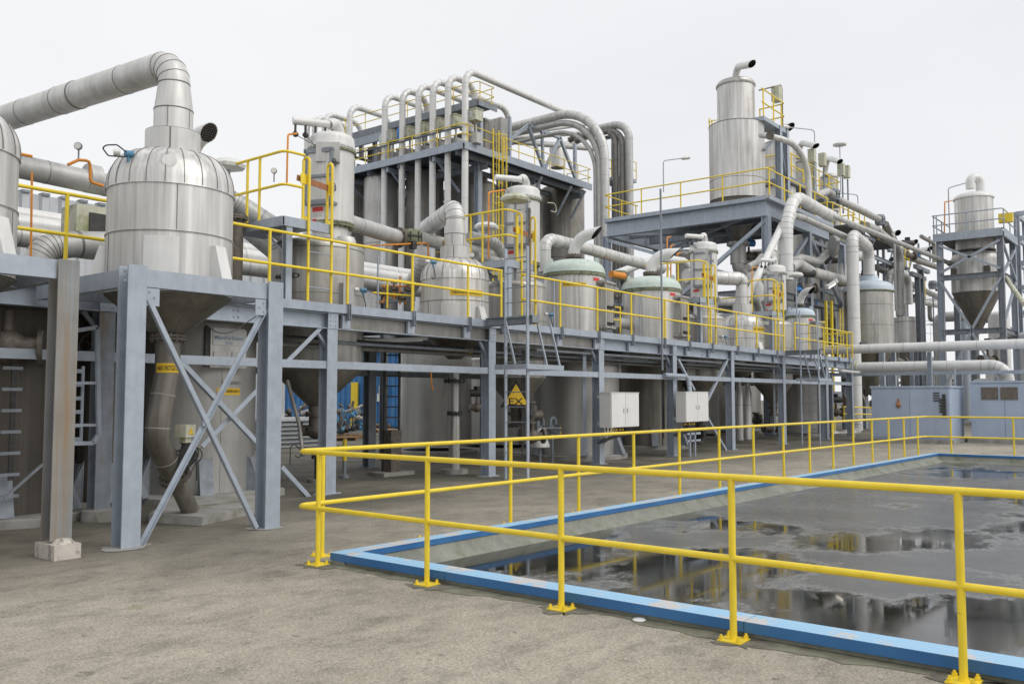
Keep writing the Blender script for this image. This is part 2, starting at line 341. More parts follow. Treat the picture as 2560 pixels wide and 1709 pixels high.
def cyl_text(mb,s,c,r,z,ang,h,w,cone=0.):         # wrapped on a vertical cylinder; ang = facing direction; cone = dr/dz
    vs,fs=text_geo(s); xs=[p[0] for p in vs]; ys=[p[1] for p in vs]; cx=(min(xs)+max(xs))/2; cy=(min(ys)+max(ys))/2
    ky=h/(max(ys)-min(ys)); kx=w/(max(xs)-min(xs)); o=[]
    for p in vs:
        q=(p[0]-cx)*kx; zz_=z+(p[1]-cy)*ky; rr_=r+cone*(zz_-z); a=ang+q/r; o.append((c[0]+rr_*math.cos(a),c[1]+rr_*math.sin(a),zz_))
    mb.add(o,fs)
def cyl_patch(mb,c,r,z0,z1,ang,w,k=10,cone=0.,t=.004):
    vs=[]
    for i in range(k+1):
        a=ang+(i/k-.5)*w/r
        for zc in (z0,z1):
            for e in (-.01,t):
                rr_=r+cone*(zc-(z0+z1)/2)+e; vs.append((c[0]+rr_*math.cos(a),c[1]+rr_*math.sin(a),zc))
    fs=[]
    for i in range(k):
        a=i*4; b=a+4; fs+=[(a+1,b+1,b+3,a+3),(a,a+2,b+2,b),(a+2,a+3,b+3,b+2),(a,b,b+1,a+1)]
    fs+=[(0,1,3,2),(k*4,k*4+2,k*4+3,k*4+1)]
    mb.add(vs,fs)
def face(c):   # angle from an axis towards the viewer side
    return math.atan2(-c[1],-c[0])
def sign_on_tank(parent,c,r,z,ang,w,h,txt,name='name_sign',label=None,cone=0.):
    m=MB(); cyl_patch(m,c,r,z-h/2,z+h/2,ang,w,cone=cone,t=.005); s=part(name,m,ybl,parent,label)
    m=MB(); cyl_text(m,txt,c,r+.009,z,ang,h*.52,w*.93,cone=cone); part('lettering',m,black,s)
def danger_on_tank(parent,c,r,z,ang,w,h):
    m=MB(); cyl_patch(m,c,r,z-h/2,z+h/2,ang,w,t=.006); s=part('danger_sign',m,white,parent)
    m=MB(); cyl_patch(m,c,r+.008,z+h*.17,z+h*.45,ang,w*.92,t=.003); part('header_band',m,red,s)
    m=MB(); cyl_patch(m,c,r+.008,z-h*.45,z-h*.28,ang-w*.27/r*-1*-1,w*.36,t=.003); part('lower_band',m,red,s)
    m=MB()
    for q in (.08,-.02,-.12): cyl_patch(m,c,r+.008,z+h*q-.006,z+h*q+.006,ang,w*.8,t=.002)
    part('text_lines',m,duct,s)
# ---------------------------------------------------------------- repeated makers
def col_(m,x,y,z0,z1,w=.22,d=.22): return m.ibeam((x,y,z0),(x,y,z1),w,d,up=(0,1,0),tf=.018,tw=.012)
def rail(name,label,pts,h=1.1,posts=None,ends=True,r=.024,mid=.5,m=None,group=None,base=False,sp=1.5,closed_up=None,cat='handrail'):
    """railing along base points pts; posts = list of base points (default evenly spread)"""
    m=m or yel; pts=[V(p) for p in pts]; t=root(name,label,cat,pts[0],group)
    for q,nm in ((1.,'top_rail'),(mid,'mid_rail')):
        mb=MB(); mb.pipe([p+V((0,0,h*q)) for p in pts],r,R=.12,n=10,k=3); part(nm,mb,m,t)
    if posts is None:
        posts=[]
        for i in range(len(pts)-1):
            L_=(pts[i+1]-pts[i]).length; k=max(1,round(L_/sp))
            posts+=[pts[i].lerp(pts[i+1],(j+(.12 if j==0 else 0))/k) for j in range(k)]
        posts.append(pts[-1].lerp(pts[-2],.03))
    me=None
    for i,p in enumerate(posts):
        p=V(p)
        if me is None:
            mb=MB(); mb.cyl(V((0,0,0)),(0,0,h),r*1.0,10)
            if base:
                mb.b2((-.085,-.085,0),(.085,.085,.012)); mb.cyl((0,0,.012),(0,0,.02),r*1.25,10)
                for a in (-1,1):
                    for b in (-1,1): mb.cyl((a*.062,b*.062,.012),(a*.062,b*.062,.032),.016,6); mb.cyl((a*.062,b*.062,.032),(a*.062,b*.062,.046),.009,6)
            me=mesh_of('post',mb,(0,0,0)); me.materials.append(m)
        o=link(bpy.data.objects.new('post',me)); o.parent=t; o.location=p-ORG[t.name]
        if abs(p.z-pts[0].z)<.001 or True: pass
    return t
def ladder(name,label,p0,u,z0,z1,w=.45,m=None,rm=None,sr=.025,group=None,flat=True,sp=.3,cat='ladder'):
    """p0 centre xy, u direction of rungs"""
    m=m or galv; u=V((u[0],u[1],0)).normalized(); t=root(name,label,cat,(p0[0],p0[1],z0),group)
    for s in (-1,1):
        mb=MB(); q=V((p0[0],p0[1],0))+u*(s*w/2)
        if flat: mb.bar(q+V((0,0,z0)),q+V((0,0,z1)),.07,.03,up=u)
        else: mb.cyl(q+V((0,0,z0)),q+V((0,0,z1)),sr,10)
        part('stringer',mb,m,t)
    z=z0+.25; k=0
    mb=MB(); a=-u*(w/2); b=u*(w/2); mb.cyl(a,b,.011,6); me=mesh_of('rung',mb,(0,0,0)); me.materials.append(rm or galvd)
    while z<z1-.1 and k<60:
        o=link(bpy.data.objects.new('rung',me)); o.parent=t; o.location=(0,0,z-z0); z+=sp; k+=1
    return t
def cage(t,c,u,z0,z1,m,r=.35,n=7,sp=.8):
    """safety hoops on a ladder thing; u points away from the ladder"""
    u=V((u[0],u[1],0)).normalized(); s=V((-u.y,u.x,0)); c=V((c[0],c[1],0))
    pts=lambda z:[c+s*(-.3)+V((0,0,z))]+[c+u*(.38+r*math.sin(math.pi*k/n)-.05)+s*(-r*math.cos(math.pi*k/n))+V((0,0,z)) for k in range(n+1)]+[c+s*.3+V((0,0,z))]
    z=z0
    while z<=z1+.01:
        mb=MB(); q=pts(z); [mb.bar(q[i],q[i+1],.012,.05) for i in range(len(q)-1)]; part('hoop',mb,m,t); z+=sp
    q=pts(0)
    for k in range(1,len(q)-1,2):
        mb=MB(); mb.bar(q[k]+V((0,0,z0)),q[k]+V((0,0,z-sp+.02)),.03,.008,up=u); part('strap',mb,m,t)
def pipe(label,pts,r,R=None,m=None,seam_=1.1,cat='pipe',name='pipe',group=None,fl=(),k=8,n=16,flm=None,cap=True,off=.5):
    m=m or duct
    mb=MB(); mb.pipe(pts,r,R,n=n,k=k,seam=seam_,cap=cap,off=off)
    if not fl: return solo(name,mb,[m,seam],label,cat,group)
    t=root(name,label,cat,V(pts[0]),group); part('tube',mb,[m,seam],t)
    for p,d in fl:
        f=MB(); f.flange(p,d,r*1.4,w=max(.025,r*.18)); part('flange',f,flm or darkb,t)
    return t
def gooseneck(parent,c,z0,top,r,end,m,cut=.5,mesh=False,R=None):
    """vent bent over towards `end` (xyz of mouth); mouth cut at a slant"""
    c=V((c[0],c[1],z0)); e=V(end); d=(e-V((c.x,c.y,top))); 
    path,_=MB().bent([c,V((c.x,c.y,top)),e],R or r*3.2,9); mb=MB(); n=20
    t0=(path[1]-path[0]).normalized(); a=t0.orthogonal().normalized(); vs=[]; N=len(path)
    for i,p in enumerate(path):
        t=(path[min(i+1,N-1)]-path[max(i-1,0)]).normalized(); a=(a-t*a.dot(t)).normalized(); b=t.cross(a); rg=mb.ring(p,a,b,r,n)
        if i==N-1:
            upv=V((0,0,1)); rg=[q+t*((q-p).dot(upv)*cut*2.2) for q in rg]; inner=[p+(q-p)*.93+t*(-.0) for q in rg]; back=[q-t*(r*1.5) for q in inner]
        vs+=rg
    mb.add(vs,[(i*n+k,i*n+(k+1)%n,(i+1)*n+(k+1)%n,(i+1)*n+k) for i in range(N-1) for k in range(n)])
    mb.add(rg+inner,[(k,(k+1)%n,(k+1)%n+n,k+n) for k in range(n)])
    mb.mi=1; mb.add(inner+back,[(k,(k+1)%n,(k+1)%n+n,k+n) for k in range(n)]+[tuple(n+k for k in range(n))]); mb.mi=0
    o=part('vent_pipe',mb,[m,dark],parent)
    if mesh:
        mb=MB(); p=path[-1]; t=(path[-1]-path[-2]).normalized(); s=t.cross(V((0,0,1))).normalized(); ud=(V((0,0,1))-t*t.z); ud=(ud.normalized()+t*cut*2.2)
        for q in range(-4,5):
            f=q/4.6; l=math.sqrt(1-f*f)*r*.95
            mb.cyl(p+ud*(f*r)-s*l,p+ud*(f*r)+s*l,.003,4,cap=False); mb.cyl(p+s*(f*r)-ud*l,p+s*(f*r)+ud*l,.003,4,cap=False)
        part('bird_mesh',mb,seam,o)
    return o
def mushroom_lamp(label,x,y,z0,z1,r=.22,arm=None,group=None,m=None,pm=None,tilt=0):
    t=root('lamp_post',label,'lamp post',(x,y,z0),group); mb=MB()
    if arm: mb.pipe([(x,y,z0),(x,y,z1),(x+arm[0],y+arm[1],z1+arm[2])],.03,R=.2,n=8,k=4)
    else: mb.cyl((x,y,z0),(x,y,z1),.03,8)
    part('pole',mb,pm or galv,t)
    mb=MB(); q=V((x,y,z1))+(V(arm) if arm else V((0,0,0)))
    if arm:
        d=V(arm).normalized(); mb.sweep([q,q+d*.1,q+d*.55,q+d*.62],[.03,.10,.11,.04],8); part('lamp_head',mb,m or offw,t)
    else:
        mb.lathe(q,[(r*.5,q.z),(r*.95,q.z+.03),(r,q.z+.09),(r*.75,q.z+.17),(r*.3,q.z+.2)],8); part('lamp_head',mb,m or offw,t)
    return t
def wheel(mb,p,t,r=.1):
    p=V(p); t=V(t).normalized(); a=t.orthogonal().normalized(); b=t.cross(a); q=mb.ring(p,a,b,r,12)
    for i in range(12): mb.cyl(q[i],q[(i+1)%12],.009,5,cap=False)
    mb.cyl(q[0],q[6],.007,5); mb.cyl(q[3],q[9],.007,5); mb.cyl(p-t*.12,p,.012,6)
_vk=0
def valve(label,p,ax=(1,0,0),r=.09,act=None,cat='valve',seed=0,group=None):
    """flanged valve with yoke; act = material of an actuator housing"""
    rd=random.Random(seed); p=V(p); ax=V(ax).normalized(); t=root('valve',label,cat,p,group); mb=MB()
    mb.sweep([p-ax*r*2.2,p-ax*r*1.2,p-ax*r*.6,p,p+ax*r*.6,p+ax*r*1.2,p+ax*r*2.2],[r*.9,r*.9,r*1.3,r*1.5,r*1.3,r*.9,r*.9],12)
    up=V((0,0,1)) if abs(ax.z)<.8 else V((-.8,-.6,0))
    for s in (-1,1): mb.cyl(p+ax*(s*r*2.2),p+ax*(s*r*2.6),r*1.5,14)
    mb.cyl(p,p+up*r*3,r*.4,10); part('body',mb,darkb,t)
    if act:
        mb=MB(); q=p+up*r*4.2; mb.cyl(q-ax*r*2,q+ax*r*2,r*1.1,14); mb.box(q+up*r*1.4,(r*1.4,r*1.4,r*1.2)); part('actuator',mb,act,t)
    else:
        mb=MB(); wheel(mb,p+up*r*3.6,up,r*1.5); part('handwheel',mb,darkb,t)
    return t
def hgauge(label,p,r=.06,group=None):
    t=root('pressure_gauge',label,'gauge',p,group); p=V(p); f=V((-.75,-.66,0)); mb=MB(); mb.cyl(p,p+V((0,0,.14)),.012,6); mb.cyl(p+V((0,0,.14+r)),p+V((0,0,.14+r))+f*.04,r,16); part('case',mb,galvd,t)
    mb=MB(); mb.cyl(p+V((0,0,.14+r))+f*.041,p+V((0,0,.14+r))+f*.046,r*.85,16); part('dial',mb,gauge_,t); return t
# ================================================================ SETTING
BA=V((5.85,6.95,0)); BB=V((26.5,6.17,0)); BY=-14.
m=MB()
def poly(m,ps,z=0.): m.add([(p[0],p[1],z) for p in ps],[tuple(range(len(ps)))])
E_=400
poly(m,[(-E_,-E_),(5.87,-E_),(5.87,6.93),(5.87,E_),(-E_,E_)])
poly(m,[(5.87,6.93),(26.48,6.15),(26.48,E_),(5.87,E_)])
poly(m,[(26.48,-E_),(E_,-E_),(E_,E_),(26.48,E_),(26.48,6.15)])
poly(m,[(5.87,-E_),(26.48,-E_),(26.48,BY),(5.87,BY)])
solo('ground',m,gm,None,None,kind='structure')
m=MB(); poly(m,[(5.8,BY-.1),(26.6,BY-.1),(26.6,6.2),(5.8,7.0)],-.11); solo('basin_floor',m,wm,None,None,kind='structure')
# curb: concrete upstand, sloping fillet, blue cap in lengths
def curbside(a,b,inn,cuts,lead=0.):
    a,b,inn=V(a),V(b),V(inn); u=(b-a).normalized(); up=V((0,0,1))
    def strip(m,sec,p,q):   # sec: (inward offset, z)
        m.prism([p+inn*o+up*z for o,z in sec],q-p)
    strip(wallm,[(.02,-.2),(.02,.045),(.20,.045),(.235,-.03),(.36,-.112),(.36,-.2)],a,b)
    L_=(b-a).length; cs=[0]+cuts+[L_]
    for i in range(len(cs)-1):
        strip(capm_,[(-.008,.035),(-.008,.108),(.21,.112),(.21,.05),(.20,.05),(.20,.046),(.012,.046),(.012,.035)],a+u*(cs[i]+.002),a+u*(cs[i+1]-.002))
wallm=MB(); capm_=MB()
wallx=MB()
curbside((5.85,6.95+.0,0),(5.85,BY,0),(1,0,0),[1.55,4.35,7.2,10.])
curbside(BA,BB,V((-.0377,-1,0)),[2.4,5.6,8.8,12.,15.2,18.4])
curbside((26.5,6.17,0),(26.5,BY,0),(-1,0,0),[2.5,5.5,8.5,12.])
c=solo('basin_curb',wallm,mat('curb upstand concrete',(.27,.275,.235),.8,0,var=.2,vs=2,streak=.2,ss=(3,3,1),stain=[((.15,.16,.10),(3,3,2),.52,.68)],bump=(40,.3,.01)),None,None,kind='structure'); c2=solo('curb_cap',capm_,capm,None,None,kind='structure')
# small round things lying about
m=MB(); p=at(1598,1552,Z=0); m.lathe((p.x,p.y),[(.0,.002),(.045,.003),(.05,.012),(.04,.02),(0.,.022)],20); solo('plastic_cap',m,offw,'small white round lid lying on the yard beside the blue curb','lid')
for i,(px,py,l) in enumerate([(2385,1143,.7)]):
    p=at(px,py,Z=-.11); m=MB(); q=V((0,1,0))
    m.sweep([p+V((0,-.35,.01)),p+V((0.03,-.15,.03)),p+V((0,.1,.02)),p+V((.05,.3,.03)),p+V((0,.42,.01))],[.03,.06,.05,.06,.02],8); solo('wet_rag',m,offw,'crumpled pale rag lying in the far corner of the wet basin','rag')
# ================================================================ YELLOW GUARD RAIL ROUND THE BASIN
bl=lambda X: 7.35-.0458*(X-5.8)
posts=[(5.72,y,0) for y in (6.99,5.5,4.05,2.62,1.20,-.22,-1.65,-3.1)]+[(X,bl(X),0) for X in (6.06,7.56,9.04,10.51,11.93,13.3,14.68,16.03,17.36,18.66,19.95,21.19,22.44,23.65,24.85,26.03)]
far=[(26.65,y,0) for y in (5.72,4.2,2.2,.2,-1.8,-3.8)]
rail('guard_rail','yellow tube guard rail on bolted foot plates round the wet basin','guard rail',) if False else None
rail('guard_rail','yellow tube guard rail on bolted foot plates round the blue edged basin',[(5.72,-5,0),(5.72,7.34,0),(26.65,bl(26.65),0),(26.65,-6,0)],posts=posts+far,base=True,r=.0245,mid=.5,cat='guard rail')
# ================================================================ ELEVATED WALKWAY
YD=11.85
wk=root('elevated_walkway','long galvanised steel deck on columns in front of the tanks','walkway',(0,YD,0))
CX=[1.9,6.0,9.95,14.25,18.48,22.28,26.1,30.36,34.75,37.87]
m=MB(); m.b2((-2,YD+.02,3.20),(37.9,16.2,3.235)); 
part('deck',m,grate,wk)
m=MB(); m.chan((-2,YD-.02,3.175),(37.95,YD-.02,3.175),.07,.15,side=1,up=(0,0,1)); part('edge_channel',m,galv,wk)
m=MB(); m.ibeam((-2,YD+.10,2.955),(37.8,YD+.10,2.955),.2,.27)
for X in (4.2,5.4,8.62,10.26,11.86,13.46,16.7,18.28,19.9,21.6,23.1,24.56,26.38,27.98,29.59,32.83,34.43,36.01,37.3): m.b2((X-.09,YD-.006,2.84),(X+.09,YD+.05,3.07)) if X>9 else None
m.mi=1; m.b2((10.08,YD+.075,2.84),(18.4,YD+.094,3.07)); m.mi=0
for X in (8.1,12.,16.3,20.,24.2,28.,32.,36.): [m.cyl((X+a,YD+.09,2.955+b),(X+a,YD+.075,2.955+b),.014,6) for a in (-.04,.04) for b in (-.05,.05)]
part('main_beam',m,[galv,dpipe],wk)
m=MB(); m.ibeam((-2,16.,2.955),(37.8,16.,2.955),.2,.27); part('main_beam',m,galv,wk)
X=-1.
while X<37.8: m=MB(); m.ibeam((X,YD+.2,3.1),(X,15.95,3.1),.1,.18); part('cross_beam',m,galvd,wk); X+=2.05
m=MB(); m.chan((37.95,YD,3.175),(37.95,16.,3.175),.07,.15,side=1); part('end_channel',m,galv,wk)
for X in CX:
    m=MB(); m.b2((X-.11,YD-.022,2.82),(X+.11,YD-.004,3.098)); [m.cyl((X+a,YD-.034,zq),(X+a,YD-.02,zq),.013,6) for a in (-.06,.06) for zq in (2.88,2.96,3.04)]; part('joint_plate',m,galv,wk)
    m=MB(); col_(m,X,YD+.1,0.02,2.82); m.b2((X-.16,YD-.06,0),(X+.16,YD+.26,.02))
    m.bar((X-.28,YD+.12,2.81),(X-.02,YD+.12,2.50),.05,.05) ; part('column',m,galvd if X<7 else galv,wk)
    if X>12 or X<2:
        m=MB(); col_(m,X,15.6,.0,2.82); m.b2((X-.16,15.45,0),(X+.16,15.75,.02)); part('column',m,galvd,wk)
for i in range(len(CX)-1):
    m=MB(); m.chan((CX[i]+.1,YD+.06,2.2),(CX[i+1]-.1,YD+.06,2.2),.1,.13,side=1); m.cyl((CX[i+1]-.6,YD,2.2),(CX[i+1]-.6,YD+.03,2.2),.015,6); part('tie_beam',m,galv,wk)
    m=MB(); m.chan((CX[i]+.1,15.6,2.2),(CX[i+1]-.1,15.6,2.2),.1,.13,side=1); part('tie_beam',m,galvd,wk)
def brace(px0,py0,px1,py1,Y=YD+.06,par=wk,w=.07,mt=galv):
    a=at(px0,py0,Y=Y); b=at(px1,py1,Y=Y); m=MB(); m.angle(a,b,w,up=(0,-1,0)); part('brace',m,mt,par)
brace(708,910,800,818); brace(702,1166,772,1243); brace(1694,898,1735,975); brace(1818,898,1768,1000); brace(1768,1044,1817,1130)
for x in (645,):  brace(502,1115,645,970,Y=YD+.05); brace(449,901,647,1112,Y=YD-.03)
for X in (8.62,10.26,11.86,13.46,14.5,16.7,18.28,19.9,21.6,23.1,24.56,26.38,27.98,29.59,32.83,34.43,36.01,37.3):
    m=MB(); m.chan((X,YD-.06,2.98),(X,YD-.06,3.27),.09,.05,up=(1,0,0)); [m.cyl((X,YD-.10,z),(X,YD-.06,z),.012,6) for z in (3.03,3.2)]; part('post_clamp',m,galvd,wk)
# deck landings for the two access ladders
def landing(X,lab):
    t=root('ladder_landing',lab,'landing',(X,YD,3.25)); m=MB()
    m.chan((X+.02,YD-.05,3.2),(X+.02,YD-1.28,3.2),.07,.16,side=-1); m.chan((X+.2,YD-.05,3.2),(X+.2,YD-1.28,3.2),.07,.16,side=1); m.b2((X,YD-1.3,3.13),(X+.22,YD-1.28,3.27)); part('frame',m,galvd,t)
    m=MB(); m.b2((X+.05,YD-1.27,3.25),(X+.18,YD-.05,3.262)); part('tread_plate',m,grate,t)
    m=MB(); q=[(X+1.05,YD-1.3,2.25),(X-.2,YD-1.3,2.25),(X-.2,YD-.5,2.25)]; m.bar(q[0],q[1],.03,.10); m.bar(q[1],q[2],.03,.10); m.bar((X+1.05,YD-1.28,2.25),(X+1.05,YD-.4,2.25),.03,.10)
    for a in ((X+.95,YD-1.28),(X+1.03,YD-.9),(X-.18,YD-1.0),(X+.5,YD-1.28)): m.bar((a[0],a[1],2.28),(a[0]-.12,a[1]+.15,3.15),.035,.035)
    part('ladder_guard',m,galv,t)
landing(13.95,'bolted steel landing with hanging guard bar at the nearer access ladder')
landing(30.35,'bolted steel landing with hanging guard bar at the farther access ladder')
ladder('access_ladder','tall galvanised access ladder up to the deck between left and middle handrails',(13.9,10.92),(0,1),0,4.66,w=.56)
ladder('access_ladder','galvanised access ladder up to the deck near its far end',(30.3,10.92),(0,1),0,4.66,w=.62)
# deck handrails
z=3.25
rail('handrail','yellow handrail on the deck edge behind and right of the large cyclone',[(1.,YD-.02,z),(14.55,YD-.02,z)],h=1.09,posts=[(X,YD-.02,z) for X in (2.2,3.8,5.4,7.0,8.62,10.26,11.86,13.46,14.53)],r=.026)
rail('handrail','long yellow handrail on the deck edge before the green domed tanks',[(15.3,YD-.02,z),(30.35,YD-.02,z)],h=1.09,posts=[(X,YD-.02,z) for X in (16.7,18.28,19.9,21.6,21.72,23.1,24.56,26.38,27.98,29.59,30.33)],r=.026)
rail('handrail','yellow handrail round the far end of the deck',[(31.4,YD-.02,z),(38.,YD-.02,z),(38.,13.6,z),(34.6,13.6,z)],h=1.09,posts=[(X,YD-.02,z) for X in (31.4,32.83,34.43,36.01,37.21,37.9)]+[(38.,12.7,z),(38,13.5,z),(36.6,13.6,z)],r=.026)
# ================================================================ FRONT SUPPORT FRAMES
fr=root('support_frame','galvanised four column frame with crossed braces under the large cyclone','steel frame',(6.,9.4,0))
m=MB(); 
for x,nm in ((5.065,0),(6.925,0)):
    m=MB(); col_(m,x,9.46,.0,3.12); m.b2((x-.13,9.33,0),(x+.13,9.58,.012)) if x>6 else None
    if x<6: [m.cyl((x-.115,9.40,zq),(x-.135,9.40,zq),.02,6) for zq in (2.93,3.05)]
    part('column',m,galv,fr)
m=MB(); m.lathe((5.98,11.78),[(.27,0),(.27,.14)],20); part('footing',m,conc,wk)
m=MB(); m.chan((5.175,9.44,2.99),(6.815,9.44,2.99),.1,.20,side=1); part('beam',m,galv,fr)
m=MB(); m.chan((5.06,9.57,2.99),(5.06,11.75,2.99),.1,.20,side=-1); part('beam',m,galv,fr)
m=MB(); m.chan((6.92,9.57,2.99),(6.92,11.75,2.99),.1,.20,side=-1); part('beam',m,galv,fr)
m=MB(); m.ibeam((5.1,11.4,2.99),(6.9,11.4,2.99),.1,.20); part('beam',m,galvd,fr)
for a in ((370,748,640,1318),(676,748,352,1362)):
    p=at(a[0],a[1],Y=9.40); q=at(a[2],a[3],Y=9.40); m=MB(); m.angle(p,q,.052,up=(0,-1,0) if a[0]<500 else (0,1,0)); part('brace',m,galv,fr)
for x,s_ in ((5.19,1),(6.80,-1)):
    m=MB(); m.b2((x,9.385,2.68),(x+s_*.16,9.395,2.88)); [m.cyl((x+s_*a,9.372,2.78+b),(x+s_*a,9.385,2.78+b),.012,6) for a,b in ((.04,-.05),(.1,.0),(.04,.06))]; part('gusset',m,galv,fr)
m=MB(); c=(5.99,9.40,1.53); q=at(515,1055,Y=9.39); m.box((q.x,q.y,q.z),(.09,.012,.09)); part('gusset',m,galv,fr)
fr0=root('support_frame','steel frame at the left edge with a rust stained column on a concrete block','steel frame',(4.33,9.46,0))
m=MB(); col_(m,4.33,9.5,.17,3.09); part('column',m,rusty,fr0,label='rust stained column')
m=MB(); m.b2((4.19,9.22,0),(4.46,9.66,.15)); m.lathe((4.34,9.36),[(.11,.15),(.08,.19),(.02,.2)],10); part('footing',m,conl,fr0)
m=MB(); m.chan((2.35,9.48,2.985),(4.22,9.48,2.985),.1,.20,side=1); [m.cyl((3.42,9.42,zq),(3.42,9.45,zq),.02,6) for zq in (2.94,3.05)]; part('beam',m,galv,fr0)
m=MB(); m.chan((4.33,9.6,2.985),(4.33,11.75,2.985),.1,.20,side=1); part('beam',m,galvd,fr0)
m=MB(); m.bar((2.9,9.5,2.88),(4.3,10.6,2.88),.1,.02); m.angle((2.4,10.4,2.8),(4.3,11.6,2.8),.08); part('beam',m,galvd,fr0)
m=MB(); col_(m,2.4,9.5,0,3.09); part('column',m,galv,fr0)
# ================================================================ CYCLONES
def cyclone(label,x,y,r,zs,deckz,conez,neckr,ribs=22,sign=None,sg_ang=None,mt=None,gr=None):
    """zs: shoulder, dome top, collar top, stack ring, cone top ; r body radius"""
    mt=mt or stain_; t=root('cyclone_vessel',label,'cyclone',(x,y,conez),gr); c=(x,y); sh,dt,ct,rg,tp=zs; rc=r*.44; rs=r*.315; rt=r*.255
    m=MB(); low=deckz-.18; mid=deckz+(sh-deckz)*.48
    m.lathe(c,[(r,low),(r,mid-.01),(r+.008,mid-.01),(r+.008,mid+.015),(r-.006,mid+.015),(r-.006,sh-.015),(r+.006,sh-.015),(r+.006,sh+.01),(r-.01,sh+.01)],56,False)
    m.mi=1; m.band(c,r+.003,mid,.012,.006,56); m.band(c,r+.001,sh,.012,.008,56)
    for k in range(5):
        a=k*1.2566+.5; m.b2((0,0,0),(0,0,0)) if 0 else m.bar((x+r*math.cos(a)*1.002,y+r*math.sin(a)*1.002,mid if k%2 else low),(x+r*math.cos(a)*1.002,y+r*math.sin(a)*1.002,sh if k%2 else mid),.006,.006)
    m.mi=0; part('body',m,[mt,seam],t)
    m=MB(); pr=[(r+.012,sh-.01)]+arc(r+.01,sh,rc*.98,dt,12,.9); m.lathe(c,pr,56,False); m.mi=1
    for k in range(ribs):
        a=2*math.pi*(k+.3)/ribs; m.sweep([(x+(q+.003)*math.cos(a),y+(q+.003)*math.sin(a),zq+.003) for q,zq in pr[1:]],.0045*r/.78,4)
    part('dome',m,[mt,seam],t)
    m=MB(); m.lathe(c,[(rc*1.02,dt-.05),(rc*.99,dt-.02),(rc,dt+.01),(rc,ct),(rs,ct+.005)],36,False); m.mi=1; m.band(c,rc,dt+.005,.02,.004,36); m.band(c,rc*.98,ct,.01,.006,36); m.mi=0
    a=face(c)-.1; m.mi=1; m.bar((x+rc*math.cos(a)*1.005,y+rc*math.sin(a)*1.005,dt),(x+rc*math.cos(a)*1.005,y+rc*math.sin(a)*1.005,ct),.012,.012); part('collar',m,[dull,seam],t)
    m=MB(); m.lathe(c,[(rs,ct),(rs,rg),(rt,tp)],32,False); m.mi=1; m.band(c,rs,rg,.012,.005,32); m.band(c,rt,tp,.012,.005,32); m.band(c,rt*1.0,tp-.09*r/.78,.01,.004,32)
    for q in (-.3,.9): a=face(c)+q; m.bar((x+rs*math.cos(a)*1.004,y+rs*math.sin(a)*1.004,ct),(x+rs*math.cos(a)*1.004,y+rs*math.sin(a)*1.004,rg),.006,.006)
    part('neck',m,[dull,seam],t)
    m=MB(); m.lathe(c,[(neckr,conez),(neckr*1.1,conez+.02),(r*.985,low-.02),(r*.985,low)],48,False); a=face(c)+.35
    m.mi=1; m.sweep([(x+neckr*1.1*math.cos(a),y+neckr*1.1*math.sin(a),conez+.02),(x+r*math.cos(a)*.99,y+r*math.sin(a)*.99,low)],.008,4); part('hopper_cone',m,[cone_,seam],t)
    m=MB()     # inspection door and support lugs
    a=face(c)-.05; pc=MB(); cyl_patch(pc,c,r+.012,deckz-.1,mid-.07,a-.08,r*.52,t=.02); part('inspection_door',pc,offw,t)
    for q in (-1.5,0.78,2.4,-2.75):
        a=face(c)+q; u=V((math.cos(a),math.sin(a),0)); s=V((-u.y,u.x,0)); p=V((x,y,0))+u*(r-.02)
        lg=MB(); lg.prism([p+s*-.09+V((0,0,deckz-.15)),p+s*-.09+u*.24+V((0,0,deckz-.15)),p+s*-.09+u*.08+V((0,0,mid-.13)),p+s*-.09+V((0,0,mid-.13))],s*.18); part('support_lug',lg,offw,t)
    # lifting eye on the dome
    a=face(c)-.05; q=r*.9; p=V((x+q*math.cos(a),y+q*math.sin(a),sh+(dt-sh)*.5)); lg=MB(); lg.cyl(p,p+V((math.cos(a)*.05,math.sin(a)*.05,.01)),r*.11,14); part('lifting_lug',lg,dull,t)
    return t
c1=(6.06,10.4); cy1=cyclone('largest stainless cyclone vessel with ribbed dome, nearest the camera',*c1,.765,[zz(488,c1),zz(390,c1),zz(335,c1),zz(279,c1),zz(212,c1)],3.1,zz(836,c1),.20)
q0=(3.43,10.5); cyclone('partly seen cyclone vessel with ribbed dome at the left edge',*q0,.765,[zz(488,c1),zz(390,c1),zz(335,c1),zz(279,c1),zz(212,c1)],3.1,zz(836,c1),.20)
c2_=(14.3,12.95); cy2=cyclone('middle cyclone vessel with yellow name strip behind the left handrail',*c2_,rw(172,c2_),[zz(703,c2_),zz(650,c2_),zz(619,c2_),zz(587,c2_),zz(546,c2_)],3.25,zz(897,c2_),.16,sign=1)
c3_=(29.4,12.95); cy3=cyclone('farthest cyclone vessel of the deck with a yellow name strip on its dome',*c3_,rw(110,c3_),[zz(816,c3_),zz(787,c3_),zz(761,c3_),zz(743,c3_),zz(706,c3_)],3.25,2.35,.16)
